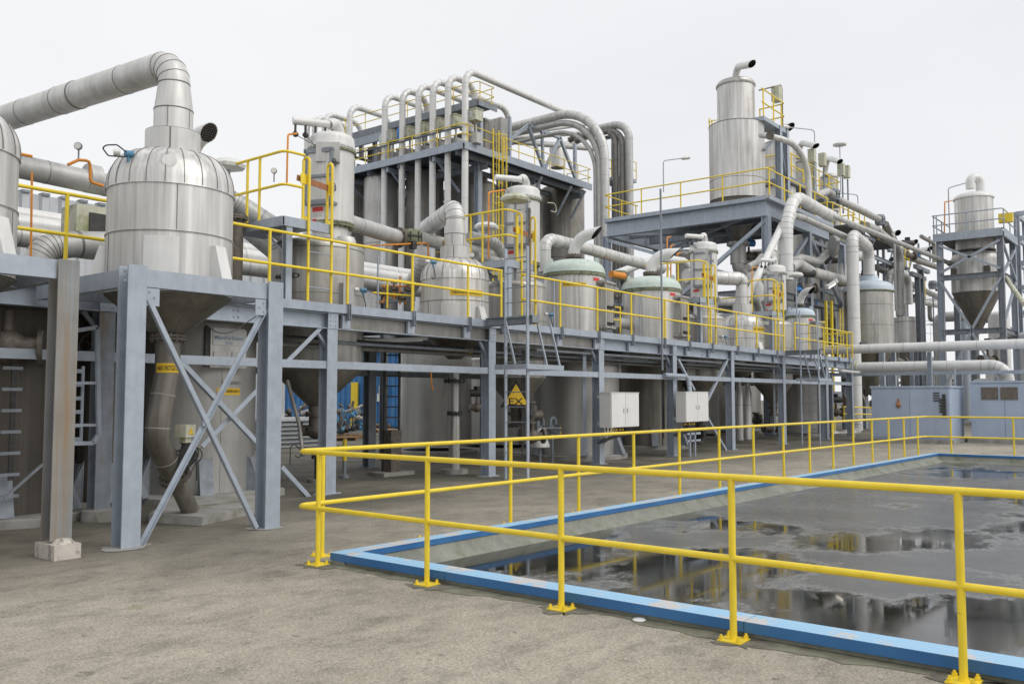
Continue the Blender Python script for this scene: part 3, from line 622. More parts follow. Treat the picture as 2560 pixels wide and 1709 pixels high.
# ducts leaving the cyclones
zt=zz(159,c1); e=at(0,283,Z=zt); d=V((-.178,1.83,0)).normalized()
p1=V((c1[0],c1[1],zt)); mb=MB()
for q in (2.2,4.6): m=MB(); m.cyl(p1+d*q,p1+d*(q+.42),.201,28); m.mi=1; m.cyl(p1+d*(q-.012),p1+d*q,.204,28); m.cyl(p1+d*(q+.42),p1+d*(q+.432),.204,28); m.mi=0; solo('duct_sleeve',m,[dull,seam],['nearer','farther'][q>3]+' overlap sleeve on the big clad duct of the large cyclone','sleeve')
pipe('big clad duct bending off the large cyclone and running back left',[(c1[0],c1[1],zz(212,c1)-.02),p1,p1+d*7.5],.195,R=.48,m=dull,seam_=1.25,cat='duct',name='air_duct',n=28,k=9,off=.62)
zt2=zz(520,c2_); e=at(1057,578,Z=zt2); pipe('clad duct bending off the middle cyclone then turning down behind it',[(c2_[0],c2_[1],zz(546,c2_)-.02),(c2_[0],c2_[1],zt2),(e.x,e.y,zt2),(e.x,e.y,zt2-.9),(e.x+.3,e.y+.8,zt2-1.4)],rw(48,c2_),R=.42,m=dull,seam_=.9,cat='duct',name='air_duct',n=24,k=7)
zt3=zz(697,c3_); e=at(1775,694,Z=zt3); pipe('clad duct bending off the farthest cyclone towards the left',[(c3_[0],c3_[1],zz(706,c3_)-.05),(c3_[0],c3_[1],zt3),(e.x,e.y,zt3),(e.x-1,e.y+.4,zt3)],.24,R=.5,m=dull,seam_=.9,cat='duct',name='air_duct',n=22,k=7)
# name strips
cyp=lambda c,r,px: None
def ang_at(c,px,py):      # facing angle on cylinder at c seen at column px
    d=ray(px,py); a=math.atan2(-d.y,-d.x); r=1.; 
    # lateral offset from the axis ray
    n=V((d.x,d.y)).normalized(); off=(c[0]*n.y-c[1]*n.x); return a,off
def cang(c,r,px,py=800):
    a,off=ang_at(c,px,py); s=max(-.97,min(.97,off/r)); return a-math.asin(s)
rC2=rw(172,c2_)
sign_on_tank(cy2,c2_,rC2,zz(730,(c2_[0]-.45,c2_[1]-.6)),cang(c2_,rC2,1170),.78,.13,'V-4601B RECYCLE CYCLOON')
cn=.6; sign_on_tank(cy2,c2_,rC2*.75,2.62,cang(c2_,rC2*.75,1135),.9,.1,'V-4601B RECYCLE CYCLOON LIJN 1',cone=.75)
rC3=rw(110,c3_); sign_on_tank(cy3,c3_,rC3,zz(822,(c3_[0]-.4,c3_[1]-.6)),cang(c3_,rC3,1900),.6,.14,'V-4601A RECYCLE CYCLOON')
# recycle pipe under the large cyclone
pts=[(418,840),(418,935),(398,1040),(392,1100),(437,1190),(476,1262)]; ys=[10.4,10.4,10.4,10.4,10.6,10.75]
P_=[at(a,b,Y=c) for (a,b),c in zip(pts,ys)]; P_[0]=V((c1[0],c1[1],P_[0].z)); P_[-1].z=.14
rp=root('recycle_pipe','dark steel chute pipe curving from the large cyclone down to the plinth','pipe',P_[0])
m=MB(); m.pipe([P_[0],P_[1],P_[2],P_[3],P_[4]],.152,R=[.5,.5,.5,.5,.5,.5],n=24,k=8); m.mi=1
for a,b in ((P_[1],P_[2]),(P_[2],P_[3]),(P_[3],P_[4])): t_=(b-a).normalized(); q=a.lerp(b,.5); m.cyl(q-t_*.008,q+t_*.008,.157,24)
part('tube',m,[cone_,conc],rp)
m=MB(); m.cyl(P_[4],P_[5],.115,20); part('tube',m,cone_,rp)
f=MB(); f.flange(P_[0]+V((0,0,-.02)),(0,0,1),.225,w=.035,bolts=16); part('flange',f,darkb,rp)
f=MB(); f.flange(P_[4],P_[5]-P_[4],.2,w=.03,bolts=12); part('flange',f,darkb,rp)
cz=zz(920,c1); sgn=MB(); cyl_patch(sgn,c1,.153,cz-.06,cz+.06,cang(c1,.153,420,920),.31,t=.004); s=part('name_sign',sgn,ybl,rp)
m=MB(); cyl_text(m,'V-4601C RECYCLE CYC',c1,.161,cz,cang(c1,.153,420,920),.062,.30); part('lettering',m,black,s)
# actuator with control box on the recycle pipe
q=at(463,1100,Y=10.35); t=root('control_box','grey control box with yellow warning triangle and dangling cables on the chute pipe','control box',q)
m=MB(); m.box(q+V((0,0,.12)),(.2,.16,.16),.4); m.box(q+V((0,0,.01)),(.12,.1,.08),.4); part('housing',m,mossw,t)
m=MB(); a=q+V((-.02,-.095,.12)); u=V((math.cos(.4),math.sin(.4),0)); a=q+V((math.sin(.4)*.084,-math.cos(.4)*.084,.12)); m.prism([a-u*.05+V((0,0,-.04)),a+u*.05+V((0,0,-.04)),a+V((0,0,.045))],(math.sin(.4)*.004,-math.cos(.4)*.004,0)); part('warning_triangle',m,ybl,t)
m=MB()
for k in range(9):
    rd=random.Random(k); s0=q+V((rd.uniform(-.08,.1),rd.uniform(-.05,.05),rd.uniform(-.05,.05))); e0=q+V((rd.uniform(-.05,.22),rd.uniform(-.1,.1),-.1-rd.uniform(.1,.45)))
    md=(s0+e0)/2+V((rd.uniform(.05,.22),rd.uniform(-.1,.05),rd.uniform(-.1,.1))); m.pipe([s0,md,e0],.009,R=.1,n=6,k=3)
m.cyl(q+V((.02,0,-.02)),q+V((-.06,.05,-.4)),.05,12); m.box(q+V((.03,0,-.2)),(.16,.14,.18),.6); part('cables_and_cylinder',m,dark,t)
valve('butterfly valve with levers low on the chute pipe',at(452,1168,Y=10.5),ax=P_[4]-P_[3],r=.06,seed=3)
# ================================================================ FILTER TOWERS, RECEIVERS, GREEN DOMED TANKS
def receiver(label,c,r,sh,top,zlow,zcone,nr,mt=None,group=None):
    """vertical vessel through the deck with dished top and cone bottom"""
    t=root('receiver_vessel',label,'vessel',(c[0],c[1],zcone),group); m=MB()
    m.lathe(c,[(r*.985,zlow),(r,zlow+.02),(r,sh)]+arc(r,sh,.05,top,9,.8)[1:],44,False); m.mi=1; m.band(c,r,sh-.02,.012,.005,44); m.band(c,r,(sh+zlow)/2+.25,.01,.004,44); part('body',m,[mt or stain2,seam],t)
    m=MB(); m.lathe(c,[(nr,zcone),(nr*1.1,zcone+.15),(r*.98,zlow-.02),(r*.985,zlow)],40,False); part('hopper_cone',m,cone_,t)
    m=MB(); m.lathe(c,[(nr,zcone-.28),(nr,zcone)],20); m.flange((c[0],c[1],zcone),(0,0,1),nr*1.5,w=.03); m.flange((c[0],c[1],zcone-.28),(0,0,1),nr*1.5,w=.03); part('outlet',m,darkb,t)
    return t
def filt(label,c,r,zb,zr,scale=1.,left=True):
    t=root('dust_filter',label,'filter housing',(c[0],c[1],zb)); x,y=c; a=face(c); H=zr-zb
    m=MB(); m.lathe(c,[(r*.8,zb-.75),(r*.8,zb),(r,zb+.02),(r,zr)],36,False); part('body',m,duct if 0 else dull,t)
    m=MB(); m.flange((x,y,zb),(0,0,1),r*1.02,w=.04,bolts=20,n=30); part('flange',m,mossf,t)
    m=MB(); m.lathe(c,[(r*1.04,zr-.03),(r*1.04,zr+.03),(r*1.08,zr+.035),(r*1.08,zr+.07),(r*1.02,zr+.08),(r*1.0,zr+.2)]+arc(r*1.0,zr+.2,.04,zr+.34,6,.8)[1:],36); m.bolts(c,r*1.06,zr+.02,26,.012,.1); part('cap',m,[offw],t)
    m=MB(); m.lathe(c,[(r*1.045,zr-.05),(r*1.09,zr-.045),(r*1.09,zr+.0),(r*1.045,zr+.002)],36,False); part('cap_flange',m,mossf,t)
    # boxed side door towards the yard: panels in frames
    d=V((-.93,-.37,0)).normalized(); s=V((-d.y,d.x,0)); b0=V((x,y,0))+d*(r*.55); w=r*1.25; dp=r*.62
    m=MB(); rz=math.atan2(d.y,d.x); cc=b0+d*dp/2; z0=zb+H*.26; z1=zr-.12
    m.box((cc.x,cc.y,(z0+z1)/2),(dp,w,z1-z0),rz); part('door_housing',m,dull,t)
    m=MB(); f=b0+d*(dp+.012)
    for k in (0,.5,1.): zq=z0+(z1-z0)*k; m.box((f.x,f.y,zq),(.05,w*1.05,.05),rz)
    for k in (-1,1): g=f+s*(k*w/2); m.box((g.x,g.y,(z0+z1)/2),(.05,.05,z1-z0+.05),rz)
    for k in (-1,1):
        for q in (.25,.75): g=f+s*(k*w*.25); 
    m.box((cc.x,cc.y,z1+.03),(dp*1.25,w*1.12,.05),rz); m.box((cc.x,cc.y,z0-.03),(dp*1.25,w*1.12,.05),rz); part('door_frame',m,galvd,t)
    m=MB()
    for q in (.25,.75): wheel(m,f+s*(w*.62)+V((0,0,z0+(z1-z0)*q)),s,.07); 
    part('handwheels',m,dark,t)
    # compressed air header with pulse valves
    u=V((-.62,.785,0)); h0=V((x,y,zr+.52))+V((.02,-.16,0)); h0=V((x,y,zr+.50))+d*.10-s*.0; h1=h0+V((-.40,.52,-.04)); h1=h0+V((-.62,.30,-.02))
    m=MB(); m.cyl(h0,h1,.072,18); m.mi=1; m.cyl(h0-(h1-h0).normalized()*.01,h0,.078,18); m.mi=0
    m.pipe([h0+V((.0,.02,0)),h0+V((.16,.05,.10)),h0+V((.34,.10,-.02)),h0+V((.36,.11,-.22))],.095,R=.15,n=16,k=5); part('air_header',m,offw,t)
    m=MB()
    for k in range(4):
        p=h0.lerp(h1,.12+k*.27); m.cyl(p+V((0,0,-.07)),p+V((0,0,-.22)),.022,8); m.cyl(p+V((-.04,-.03,-.26)),p+V((.05,.03,-.24)),.045,10); m.cyl(p+V((0,0,-.30)),p+V((0,0,-.2)),.03,8)
        e=V((x,y,zr-.15))+d*(r*1.02)+s*((k-1.5)*.1); m.pipe([p+V((0,0,-.26)),(p+e)/2+V((0,0,-.12)),e],.007,R=.08,n=5,k=3)
    part('pulse_valves',m,dark,t)
    m=MB(); p=V((x,y,zr-.14))+V((math.cos(a-.15),math.sin(a-.15),0))*(r*1.05); m.box((p.x,p.y,p.z),(.16,.42*r/.42,.36*r/.42),a-.15); part('junction_box',m,duct,t)
    m=MB(); m.pipe([p+V((0,0,-.15)),p+V((.02,0,-.3)),p+V((.08,-.06,-.5)),p+V((0.02,0,-.72))],.009,R=.08,n=5,k=3); part('cable',m,dark,t)
    danger_on_tank(t,c,r*.8+.0 if 0 else r+.0,zb+H*.10,a+ -.62,.26,.3)
    return t
def platform(label,rl,X0,z=4.63,w=1.02,yb=13.9,lad=''):
    Y0=11.95; t=root('service_platform',label,'platform',(X0,Y0,3.25)); m=MB()
    m.chan((X0,Y0,z-.07),(X0,yb,z-.07),.06,.16,side=-1); m.chan((X0,Y0,z-.07),(X0+w,Y0,z-.07),.06,.16,side=1); m.b2((X0+.02,Y0+.04,z-.02),(X0+w,yb,z+.005)); part('deck',m,galv,t)
    m=MB(); col_(m,X0+.12,Y0+.05,3.25,z-.15,.12,.12); part('leg',m,galv,t); m=MB(); col_(m,X0+.12,yb-.1,3.25,z-.15,.12,.12); part('leg',m,galv,t)
    m=MB(); m.angle((X0+.12,Y0+.15,z-.6),(X0+.12,Y0+.7,z-.15),.05); part('leg_brace',m,galv,t)
    rail('platform_handrail',rl,[(X0+.02,yb-.1,z),(X0+.02,Y0+.03,z),(X0+.42,Y0+.01,z)],h=1.12,posts=[(X0+.02,yb-.9,z),(X0+.02,Y0+.7,z),(X0+.40,Y0+.01,z-.1)],r=.024)
    lx=X0+.72; L=ladder('platform_ladder',lad,(lx,Y0-.06),(1,0),3.25,4.63+.95,w=.5,m=yel,rm=galv,flat=False,sr=.026,sp=.3)
    for ch in list(L.children):
        if ch.name.startswith('rung') and ch.location.z>1.35: bpy.data.objects.remove(ch)
    for s_ in (-1,1):
        mb=MB(); q=V((lx+s_*.25,Y0-.06,5.58)); mb.pipe([q,q+V((0,0,.14)),q+V((0.01*s_,.14,.14)),q+V((0.01*s_,.14,-.9))],.024,R=.07,n=8,k=3); mb.b2((q.x-.05,q.y+.1,4.55),(q.x+.05,q.y+.12,4.72)); part('grab_rail',mb,yel,L)
    mb=MB(); mb.bar((X0+.3,Y0+.05,5.35),(X0+1.,Y0+.02,5.28),.02,.10); mb2=part('safety_bar',mb,plank,L)
    for q_ in ((.33,.47,5.25,5.42),(.93,1.02,5.15,5.4)): mb=MB(); mb.b2((X0+q_[0],Y0-.02,q_[2]),(X0+q_[1],Y0+.0,q_[3])); part('gate_hinge',mb,yel,L)
names=['nearest','second','third','farthest']
F=F_=2207.
FT=[(828,380,565,116,10.8,709,793,235,630,600,924,1035,767,792),(1306,502,662,89,0,1266,1290,150,720,700,945,1060,0,0),(1757,631,748,69,0,1748,1752,118,800,785,950,1035,0,0),(1933,685,779,57,0,1928,1930,98,815,800,960,1040,0,0)]
for i,f in enumerate(FT):
    c=vx(f[0],12.95,500); r=rw(f[3],c); t=filt(names[i]+' grey dust filter with bolted cap and air header above the deck',c,r,zz(f[2],c),zz(f[1],c))
    cv=vx(f[6],13.15,800); rv=rw(f[7],cv); 
    rt_=receiver(['stencilled grey receiver vessel below the nearest dust filter','receiver vessel below the second dust filter with EX sign beneath','receiver vessel below the third dust filter','receiver vessel below the farthest dust filter'][i],cv,rv,zz(f[8],cv),zz(f[9],cv),min(2.6,zz(f[10],cv)) if i else zz(f[10],cv),zz(f[11],cv) if i==0 else 1.25,.13)
    if i==0:
        m=MB(); cyl_text(m,'4602D',cv,rv+.008,zz(688,(cv[0]-.6,cv[1]-.6)),cang(cv,rv,713,690),.095,.62); part('lettering',m,black,rt_); RV1=rt_
    if i==1: CV2,RV2,TV2=cv,rv,rt_
    X0=at(f[5],[535,640,745,790][i],Y=11.95).x
    platform(['service platform','service platform','service platform','service platform'][i]+' on blue grey legs beside the '+names[i]+' dust filter','yellow handrail of the raised platform at the '+names[i]+' dust filter',X0,lad='yellow ladder with grab rails up to the platform at the '+names[i]+' dust filter')
# white side pipe / jacket beside the nearest receiver
c=vx(862,12.6,700); m=MB(); m.lathe(c,[(.2,3.25),(.2,4.55),(.17,4.62)],20,False); m.mi=1; m.band(c,.2,4.0,.012,.005,20); m.mi=0
solo('jacketed_pipe',m,[dull,seam],'pale vertical jacketed pipe standing before the stencilled receiver vessel','pipe')
# EX sign on the second receiver
def ex_sign():
    c=CV2; z=zz(989,(c[0]-.6,c[1]-.8)); p=at(1290,990,Y=c[1]-1.05); n=V((-.75,-.66,0)).normalized(); u=V((.66,-.75,0)).normalized(); s=.60
    t=root('ex_sign','yellow triangular EX warning sign hung behind the nearer access ladder','warning sign',p); m=MB()
    tri=lambda k,o:[p+n*o+u*(-s*k*.6)+V((0,0,-s*k*.42)),p+n*o+u*(s*k*.6)+V((0,0,-s*k*.42)),p+n*o+V((0,0,s*k*.62))]
    m.prism(tri(1.,0),n*.006); part('border',m,black,t)
    m=MB(); m.prism([q+V((0,0,-.0)) for q in tri(.74,.007)],n*.003); part('panel',m,ybl,t)
    m=MB(); flat_text(m,'EX',p+n*.012+V((0,0,-s*.19)),u,.15,.32); part('lettering',m,black,t)
ex_sign()
def gtank(label,c,r,zr,zt,zneck,pr,goose_top,end,capm_=green,zlow=2.75,bundle=True,sgn=None,hooks=True,mt=None):
    t=root('domed_tank',label,'tank',(c[0],c[1],zlow)); m=MB(); m.lathe(c,[(r,zlow),(r,zr-.05)],48,False); m.mi=1
    for k in (2.1,3.9,5.6): a=k; m.bar((c[0]+r*math.cos(a)*1.001,c[1]+r*math.sin(a)*1.001,zlow),(c[0]+r*math.cos(a)*1.001,c[1]+r*math.sin(a)*1.001,zr-.08),.006,.006)
    part('body',m,[mt or stain_,seam],t)
    m=MB(); m.lathe(c,[(r*1.0,zr-.10),(r*1.045,zr-.09),(r*1.045,zr-.02),(r*1.01,zr-.015)],48,False); m.bolts(c,r*1.028,zr-.05,40,.012,.13); part('rim_flange',m,mossf,t)
    m=MB(); m.lathe(c,[(r*1.01,zr-.015),(r*1.05,zr-.005),(r*1.05,zr+.025)]+[(q*1.0,zq) for q,zq in arc(r*1.02,zr+.03,.05,zt,10,.82)],48); dm=part('domed_lid',m,capm_,t)
    if hooks:
        for q in (-1.3,1.25):
            a=face(c)+q; p=V((c[0]+r*.78*math.cos(a),c[1]+r*.78*math.sin(a),zr+(zt-zr)*.55)); m=MB(); m.box((p.x,p.y,p.z+.07),(.03,.12,.16),a+1.57); m.cyl(p+V((0,0,.15))-V((math.sin(a),-math.cos(a),0))*.02,p+V((0,0,.15))+V((math.sin(a),-math.cos(a),0))*.02,.055,12); part('lifting_lug',m,capm_,dm)
    m=MB(); m.lathe(c,[(pr*1.02,zt-.05),(pr*1.02,zneck)],20); m.flange((c[0],c[1],zneck),(0,0,1),pr*1.45,w=.035,bolts=14,n=24); part('neck_flange',m,darkb,t)
    gooseneck(t,c,zneck+.03,goose_top,pr,end,offw,R=pr*4.2)
    if bundle:
        a=face(c)+1.12; u=V((math.cos(a),math.sin(a),0)); s=V((-u.y,u.x,0)); p=V((c[0],c[1],0))+u*(r+.12); z0=zlow+.9; z0=3.45; z1=zr-.28; m=MB()
        for zq in (z0,z1): m.box((p.x,p.y,zq),(.30,.56,.05),a); m.box((p.x-u.x*.1,p.y-u.y*.1,zq),(.2,.46,.12),a)
        for k in (-1.5,-.5,.5,1.5): q=p+s*(k*.13)+u*.06; m.cyl(q+V((0,0,z0)),q+V((0,0,z1)),.042,10)
        for k in (-1.9,1.9): q=p+s*(k*.13)+u*.1; m.cyl(q+V((0,0,z0-.05)),q+V((0,0,z1+.05)),.014,6)
        part('level_tubes',m,stain2,t)
        m=MB(); 
        for zq in (z0+(z1-z0)*.45,z0+.1): q=p+u*.1+V((0,0,zq)); wheel(m,q+u*.12,u,.06); m.box((q.x,q.y,zq),(.1,.3,.06),a)
        part('handwheels',m,dark,t)
    danger_on_tank(t,c,r,zr-.30,face(c)+.80,.25,.32)
    return t
cg=vx(1435,13.25,700); rg_=rw(153,cg); zt=zz(592,(cg[0]+.6,cg[1])); g1=gtank('nearer stainless tank with pale green domed lid and large bent vent',cg,rg_,zz(687,cg),zz(650,cg),zz(641,cg),rw(29,cg),zz(593,cg),at(1492,582,Y=12.6))
sign_on_tank(g1,cg,rg_,zz(711,(cg[0]-.4,cg[1]-.7)),cang(cg,rg_,1436,711),.62,.10,'R-4201C DAKBIN')
ch=vx(1628,13.25,740); rh_=rw(148,ch); g2=gtank('middle stainless tank with pale green domed lid and large bent vent',ch,rh_,zz(726,ch),zz(692,ch),zz(684,ch),rw(28,ch),zz(637,ch),at(1688,634,Y=12.6))
ci=vx(2001,13.2,800); ri_=rw(73,ci); g3=gtank('narrow stainless tank with pale blue domed lid at the farther ladder',ci,ri_,zz(790,ci),zz(770,ci),zz(763,ci),rw(19,ci),zz(730,ci),at(2030,726,Y=12.6),capm_=pblue)
# vent with bird mesh behind the large cyclone
cj=vx(470,13.6,400); tt=root('domed_tank','tank hidden behind the large cyclone with a meshed bent vent','tank',(cj[0],cj[1],2.75)); m=MB(); zq=4.6
m.lathe(cj,[(.8,2.75),(.8,zq)]+arc(.8,zq,.05,zq+.35,8,.8)[1:],40); part('body',m,stain_,tt)
gooseneck(tt,cj,zq+.3,zz(345,cj),.155,at(522,332,Y=13.0),offw,mesh=True,R=.5,cut=.28)
m=MB(); a=face(cj)+1.25; p=V((cj[0]+.85*math.cos(a),cj[1]+.85*math.sin(a),0)); m.cyl((p.x,p.y,3.2),(p.x,p.y,4.75),.11,12); m.flange((p.x,p.y,4.7),(0,0,1),.18,w=.03); part('side_nozzle',m,darkb,tt)
# lower tanks on plinths
def ltank(label,c,r,top,base=.12,sk=True,mt=None,seams=(1.1,2.0),plinth=True,n=48,pl=0.):
    t=root('storage_tank',label,'storage tank',(c[0],c[1],0)); m=MB(); m.lathe(c,[(r,base),(r,top-.12),(r*1.01,top-.12),(r*1.01,top-.06),(r*.97,top)],n)
    m.mi=1
    for z in seams: m.band(c,r-.004,z,.012,.003,n)
    for k in range(2): a=face(c)-.9+k*1.3; m.bar((c[0]+r*math.cos(a),c[1]+r*math.sin(a),base),(c[0]+r*math.cos(a),c[1]+r*math.sin(a),top-.15),.004,.004)
    part('shell',m,[mt or lower,seam],t)
    if plinth:
        m=MB(); m.lathe(c,[(r*1.18+pl,0),(r*1.18+pl,.10),(r*1.16+pl,.115)],8 if pl else n); part('plinth',m,conc,t)
    if sk:
        for q in (-.9,.15,1.1,2.6):
            a=face(c)+q; u=V((math.cos(a),math.sin(a),0)); s=V((-u.y,u.x,0)); p=V((c[0],c[1],0))+u*(r-.01); m=MB()
            m.prism([p-s*.1+V((0,0,base-.01)),p-s*.1+u*.28+V((0,0,base-.01)),p-s*.1+V((0,0,base+.6))],s*.012); m.prism([p+s*.1+V((0,0,base-.01)),p+s*.1+u*.28+V((0,0,base-.01)),p+s*.1+V((0,0,base+.6))],s*.012); m.prism([p-s*.1+u*.26+V((0,0,base)),p+s*.1+u*.26+V((0,0,base)),p+s*.1+u*.04+V((0,0,base+.55)),p-s*.1+u*.04+V((0,0,base+.55))],u*.01); part('foot_bracket',m,galvd,t)
    return t
cd_=vx(492,13.45,1000); rd_=rw(300,cd_); T1=ltank('large grey tank with yellow strip and maker plate behind the crossed braces',cd_,rd_,2.95,.118,pl=.35,seams=(1.66,))
m=MB(); pz=[at(a,b,Z=.12) for a,b in ((372,1284),(505,1291),(645,1262),(640,1232),(450,1228))]; m.prism([V((q.x,q.y,.004)) for q in pz],(0,0,.116)); part('plinth_step',m,conc,T1)
m=MB(); zs_=zz(978,(cd_[0]-.7,cd_[1]-.7)); sign_on_tank(T1,cd_,rd_,zs_,cang(cd_,rd_,573,978),.42,.115,'A203C DAKBIN LIJN 10')
m=MB(); cyl_text(m,'E-4203C',cd_,rd_+.004,zs_+.14,cang(cd_,rd_,580,966),.05,.36); part('stencil',m,seam,T1)
a=cang(cd_,rd_,565,850); u=V((math.cos(a),math.sin(a),0)); s=V((-u.y,u.x,0)); p=V((cd_[0],cd_[1],0))+u*(rd_+.07)
zp=zz(845,(p.x,p.y)); m=MB(); m.box((p.x,p.y,zp-.17),(.04,.62,.62),a); PN=part('plate_board',m,stain2,T1)
m=MB(); q=p+u*.028; m.box((q.x,q.y,zp+.02),(.012,.55,.27),a); mp_=part('maker_plate',m,white,PN); 
m=MB(); q=p+u*.037; flat_text(m,'MikroPul-Ducon',(q.x,q.y,zp-.0),s,.062,.5); flat_text(m,'Köln',(q.x,q.y,zp-.08),s,.04,.12); part('lettering',m,bluelet,PN)
m=MB(); 
for k in (-1,1): m=MB(); q=p+u*.03+s*(k*.16); m.box((q.x,q.y,zp-.33),(.01,.2,.22),a); part('small_plate',m,duct,PN)
m=MB(); q=p-s*-.0+s*(-.36); m.box((q.x,q.y,zp-.15),(.03,.07,.66),a); part('conduit',m,dark,T1)
cL=vx(1090,18.,950); T2=ltank('grey dented tank seen below the middle cyclone',cL,rw(178,cL),3.05,.25,sk=False,seams=(.5,1.6))
T3=ltank('large grey tank standing under the nearer green domed tank',(20.32,13.9),1.22,2.82,.12,seams=(1.5,),pl=.0)
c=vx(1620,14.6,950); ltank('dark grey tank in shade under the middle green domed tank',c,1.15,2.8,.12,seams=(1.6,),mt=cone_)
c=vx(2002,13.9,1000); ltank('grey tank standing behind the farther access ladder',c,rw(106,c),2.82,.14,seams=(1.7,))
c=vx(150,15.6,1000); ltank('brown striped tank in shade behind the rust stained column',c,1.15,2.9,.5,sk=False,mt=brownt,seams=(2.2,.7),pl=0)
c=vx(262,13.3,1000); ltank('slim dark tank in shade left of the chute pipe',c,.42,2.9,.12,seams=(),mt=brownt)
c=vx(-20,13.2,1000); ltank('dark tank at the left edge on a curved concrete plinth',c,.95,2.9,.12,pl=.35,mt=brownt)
for k,(X,Y,r) in enumerate([(23.4,19.,1.3),(27.2,18.6,1.35),(31.2,18.6,1.3),(35.4,18.2,1.35),(39.6,18.,1.3)]):
    ltank(['leftmost','second','middle','fourth','rightmost'][k]+' of five dark tanks in the shade at the back below the deck',(X,Y),r,2.95,.1,sk=False,mt=lower,plinth=False,n=28)
# twin silver pipes
for k,px in enumerate((1848,1870)):
    c=vx(px,13.9,1050); m=MB(); m.lathe(c,[(rw(20,c),.05),(rw(20,c),1.85),(rw(13,c),1.95),(rw(13,c),2.3)],24); m.mi=1; m.band(c,rw(20,c),1.35,.012,.004,24); m.mi=0
    solo('silencer',m,[stain_,seam],['left','right'][k]+' one of two bright upright silencers below the deck','silencer')
    valve('valve cluster above the '+['left','right'][k]+' upright silencer',V((c[0],c[1],2.42)),ax=(0,0,1),r=.07,act=dark,seed=k)
# slim leg under the middle cyclone with actuator
c=(c2_[0],c2_[1]); t=root('discharge_pipe','slim grey discharge pipe from the middle cyclone down to a round foot','pipe',(c[0],c[1],0)); m=MB(); m.lathe(c,[(.12,.12),(.12,1.2),(.10,1.25),(.10,2.2)],20,False); m.lathe(c,[(.30,0),(.30,.1),(.14,.12)],20); part('tube',m,lower,t)
m=MB(); m.flange((c[0],c[1],2.0),(0,0,1),.24,w=.03); m.flange((c[0],c[1],1.3),(0,0,1),.17,w=.03); part('flange',m,dark,t)
valve('black actuated slide valve on the slim discharge pipe',V((c[0]+.45,c[1]-.25,1.42)),ax=(.8,-.6,0),r=.075,act=dark,seed=5)
# nearest receiver discharge below: pedestal stub and slanting dark pipe
p=at(797,1205,Z=0); t=root('pipe_stub','short flanged pipe stub on a round concrete foot left of the yellow rail corner','pipe stub',p); m=MB(); m.lathe(p,[(.09,.08),(.09,.52)],16,False); m.flange(p+V((0,0,.5)),(0,0,1),.15,w=.03); part('pipe',m,darkb,t); m=MB(); m.lathe(p,[(.22,0),(.22,.07)],20); part('foot',m,conc,t)
a=at(718,950,Y=12.6); b=at(748,1060,Y=12.4); b2_=at(758,1138,Y=12.2); pipe('dark slanting drain pipe beside the blue shed view',[a,b,b2_],.035,m=dpipe,seam_=None,R=.2,n=10)
# ================================================================ WHITE CABINETS
def cabinet(label,px0,px1,px2,y0,y1,Y,stain_low=.0):
    """px0..px1 the narrow side facing -X, px1..px2 the doors facing the yard"""
    a=at(px1,y1,Y=Y); b=at(px2,y1,Y=Y); zt=at(px1,y0,Y=Y).z; zb=a.z; dpt=(at(px0,y1,X=a.x).y-a.y)
    t=root('switch_cabinet',label,'cabinet',(a.x,a.y,zb)); m=MB(); m.b2((a.x,a.y,zb),(b.x,a.y+dpt,zt)); m.b2((a.x-.02,a.y-.02,zt+.0),(b.x+.02,a.y+dpt+.02,zt+.02)); part('housing',m,white,t)
    w=(b.x-a.x)/2; 
    for k in range(2):
        m=MB(); m.b2((a.x+.012+k*w,a.y-.022,zb+.012),(a.x+w-.006+k*w,a.y-.002,zt-.012)); d=part('door',m,white,t); m=MB(); hx=a.x+w*(k+ (.86 if k==0 else .12)); m.b2((hx-.012,a.y-.04,zb+(zt-zb)*.42),(hx+.012,a.y-.022,zb+(zt-zb)*.56)); part('lock',m,duct,d)
    m=MB(); rd=random.Random(int(px0))
    for k in range(16):
        x=rd.uniform(a.x+.06,b.x-.1); y=a.y+rd.uniform(.05,dpt-.05); m.cyl((x,y,zb),(x,y,zb-.07),.022,8); m.mi=0; m.pipe([(x,y,zb-.07),(x+rd.uniform(-.03,.03),y,zb-.2),(a.x-.1+rd.uniform(-.05,.05),y+.1,zb-.3-rd.uniform(0,.1))],.011,R=.06,n=5,k=2)
    part('cable_glands',m,dark,t); m=MB()
    for k in range(5): x=a.x+.1+k*.14; m.cyl((x,a.y+.08,zb-.03),(x,a.y+.08,zb-.08),.026,8)
    part('brass_glands',m,ybl,t)
    m=MB(); m.b2((a.x-.1,a.y+dpt+.0,zb+.06),(b.x-.2,a.y+dpt+.05,zb+.12)); m.b2((a.x-.1,a.y+dpt,zt-.12),(b.x-.2,a.y+dpt+.05,zt-.06)); part('bracket',m,galvd,t)
    return a,b,zb,zt
cabinet('nearer white double door switch cabinet with cable glands, on a deck column',1499,1527,1596,982,1069,YD-.55)
A,B,zb_,zt_=cabinet('farther white double door switch cabinet with stained doors, on a deck column',1690,1714,1770,980,1055,YD-.55)
m=MB(); [m.b2((A.x+q,A.y+.1,0),(A.x+q+.05,A.y+.15,zb_-.3)) for q in (.45,.75)]; m.b2((A.x+.3,A.y+.1,zb_-.36),(A.x+1.1,A.y+.18,zb_-.30)); m.b2((A.x+.3,A.y+.1,zb_-.55),(A.x+1.1,A.y+.15,zb_-.5))
solo('cable_stand',m,galv,'small steel cable stand below the farther white cabinet','stand')
pipe('bright elbowed cable pipe rising behind the farther white cabinet',[(B.x-.5,A.y+.3,zt_),(B.x-.5,A.y+.35,zt_+.45),(B.x-1.6,A.y+.5,zt_+.47)],.065,R=.16,m=galv,seam_=.12)
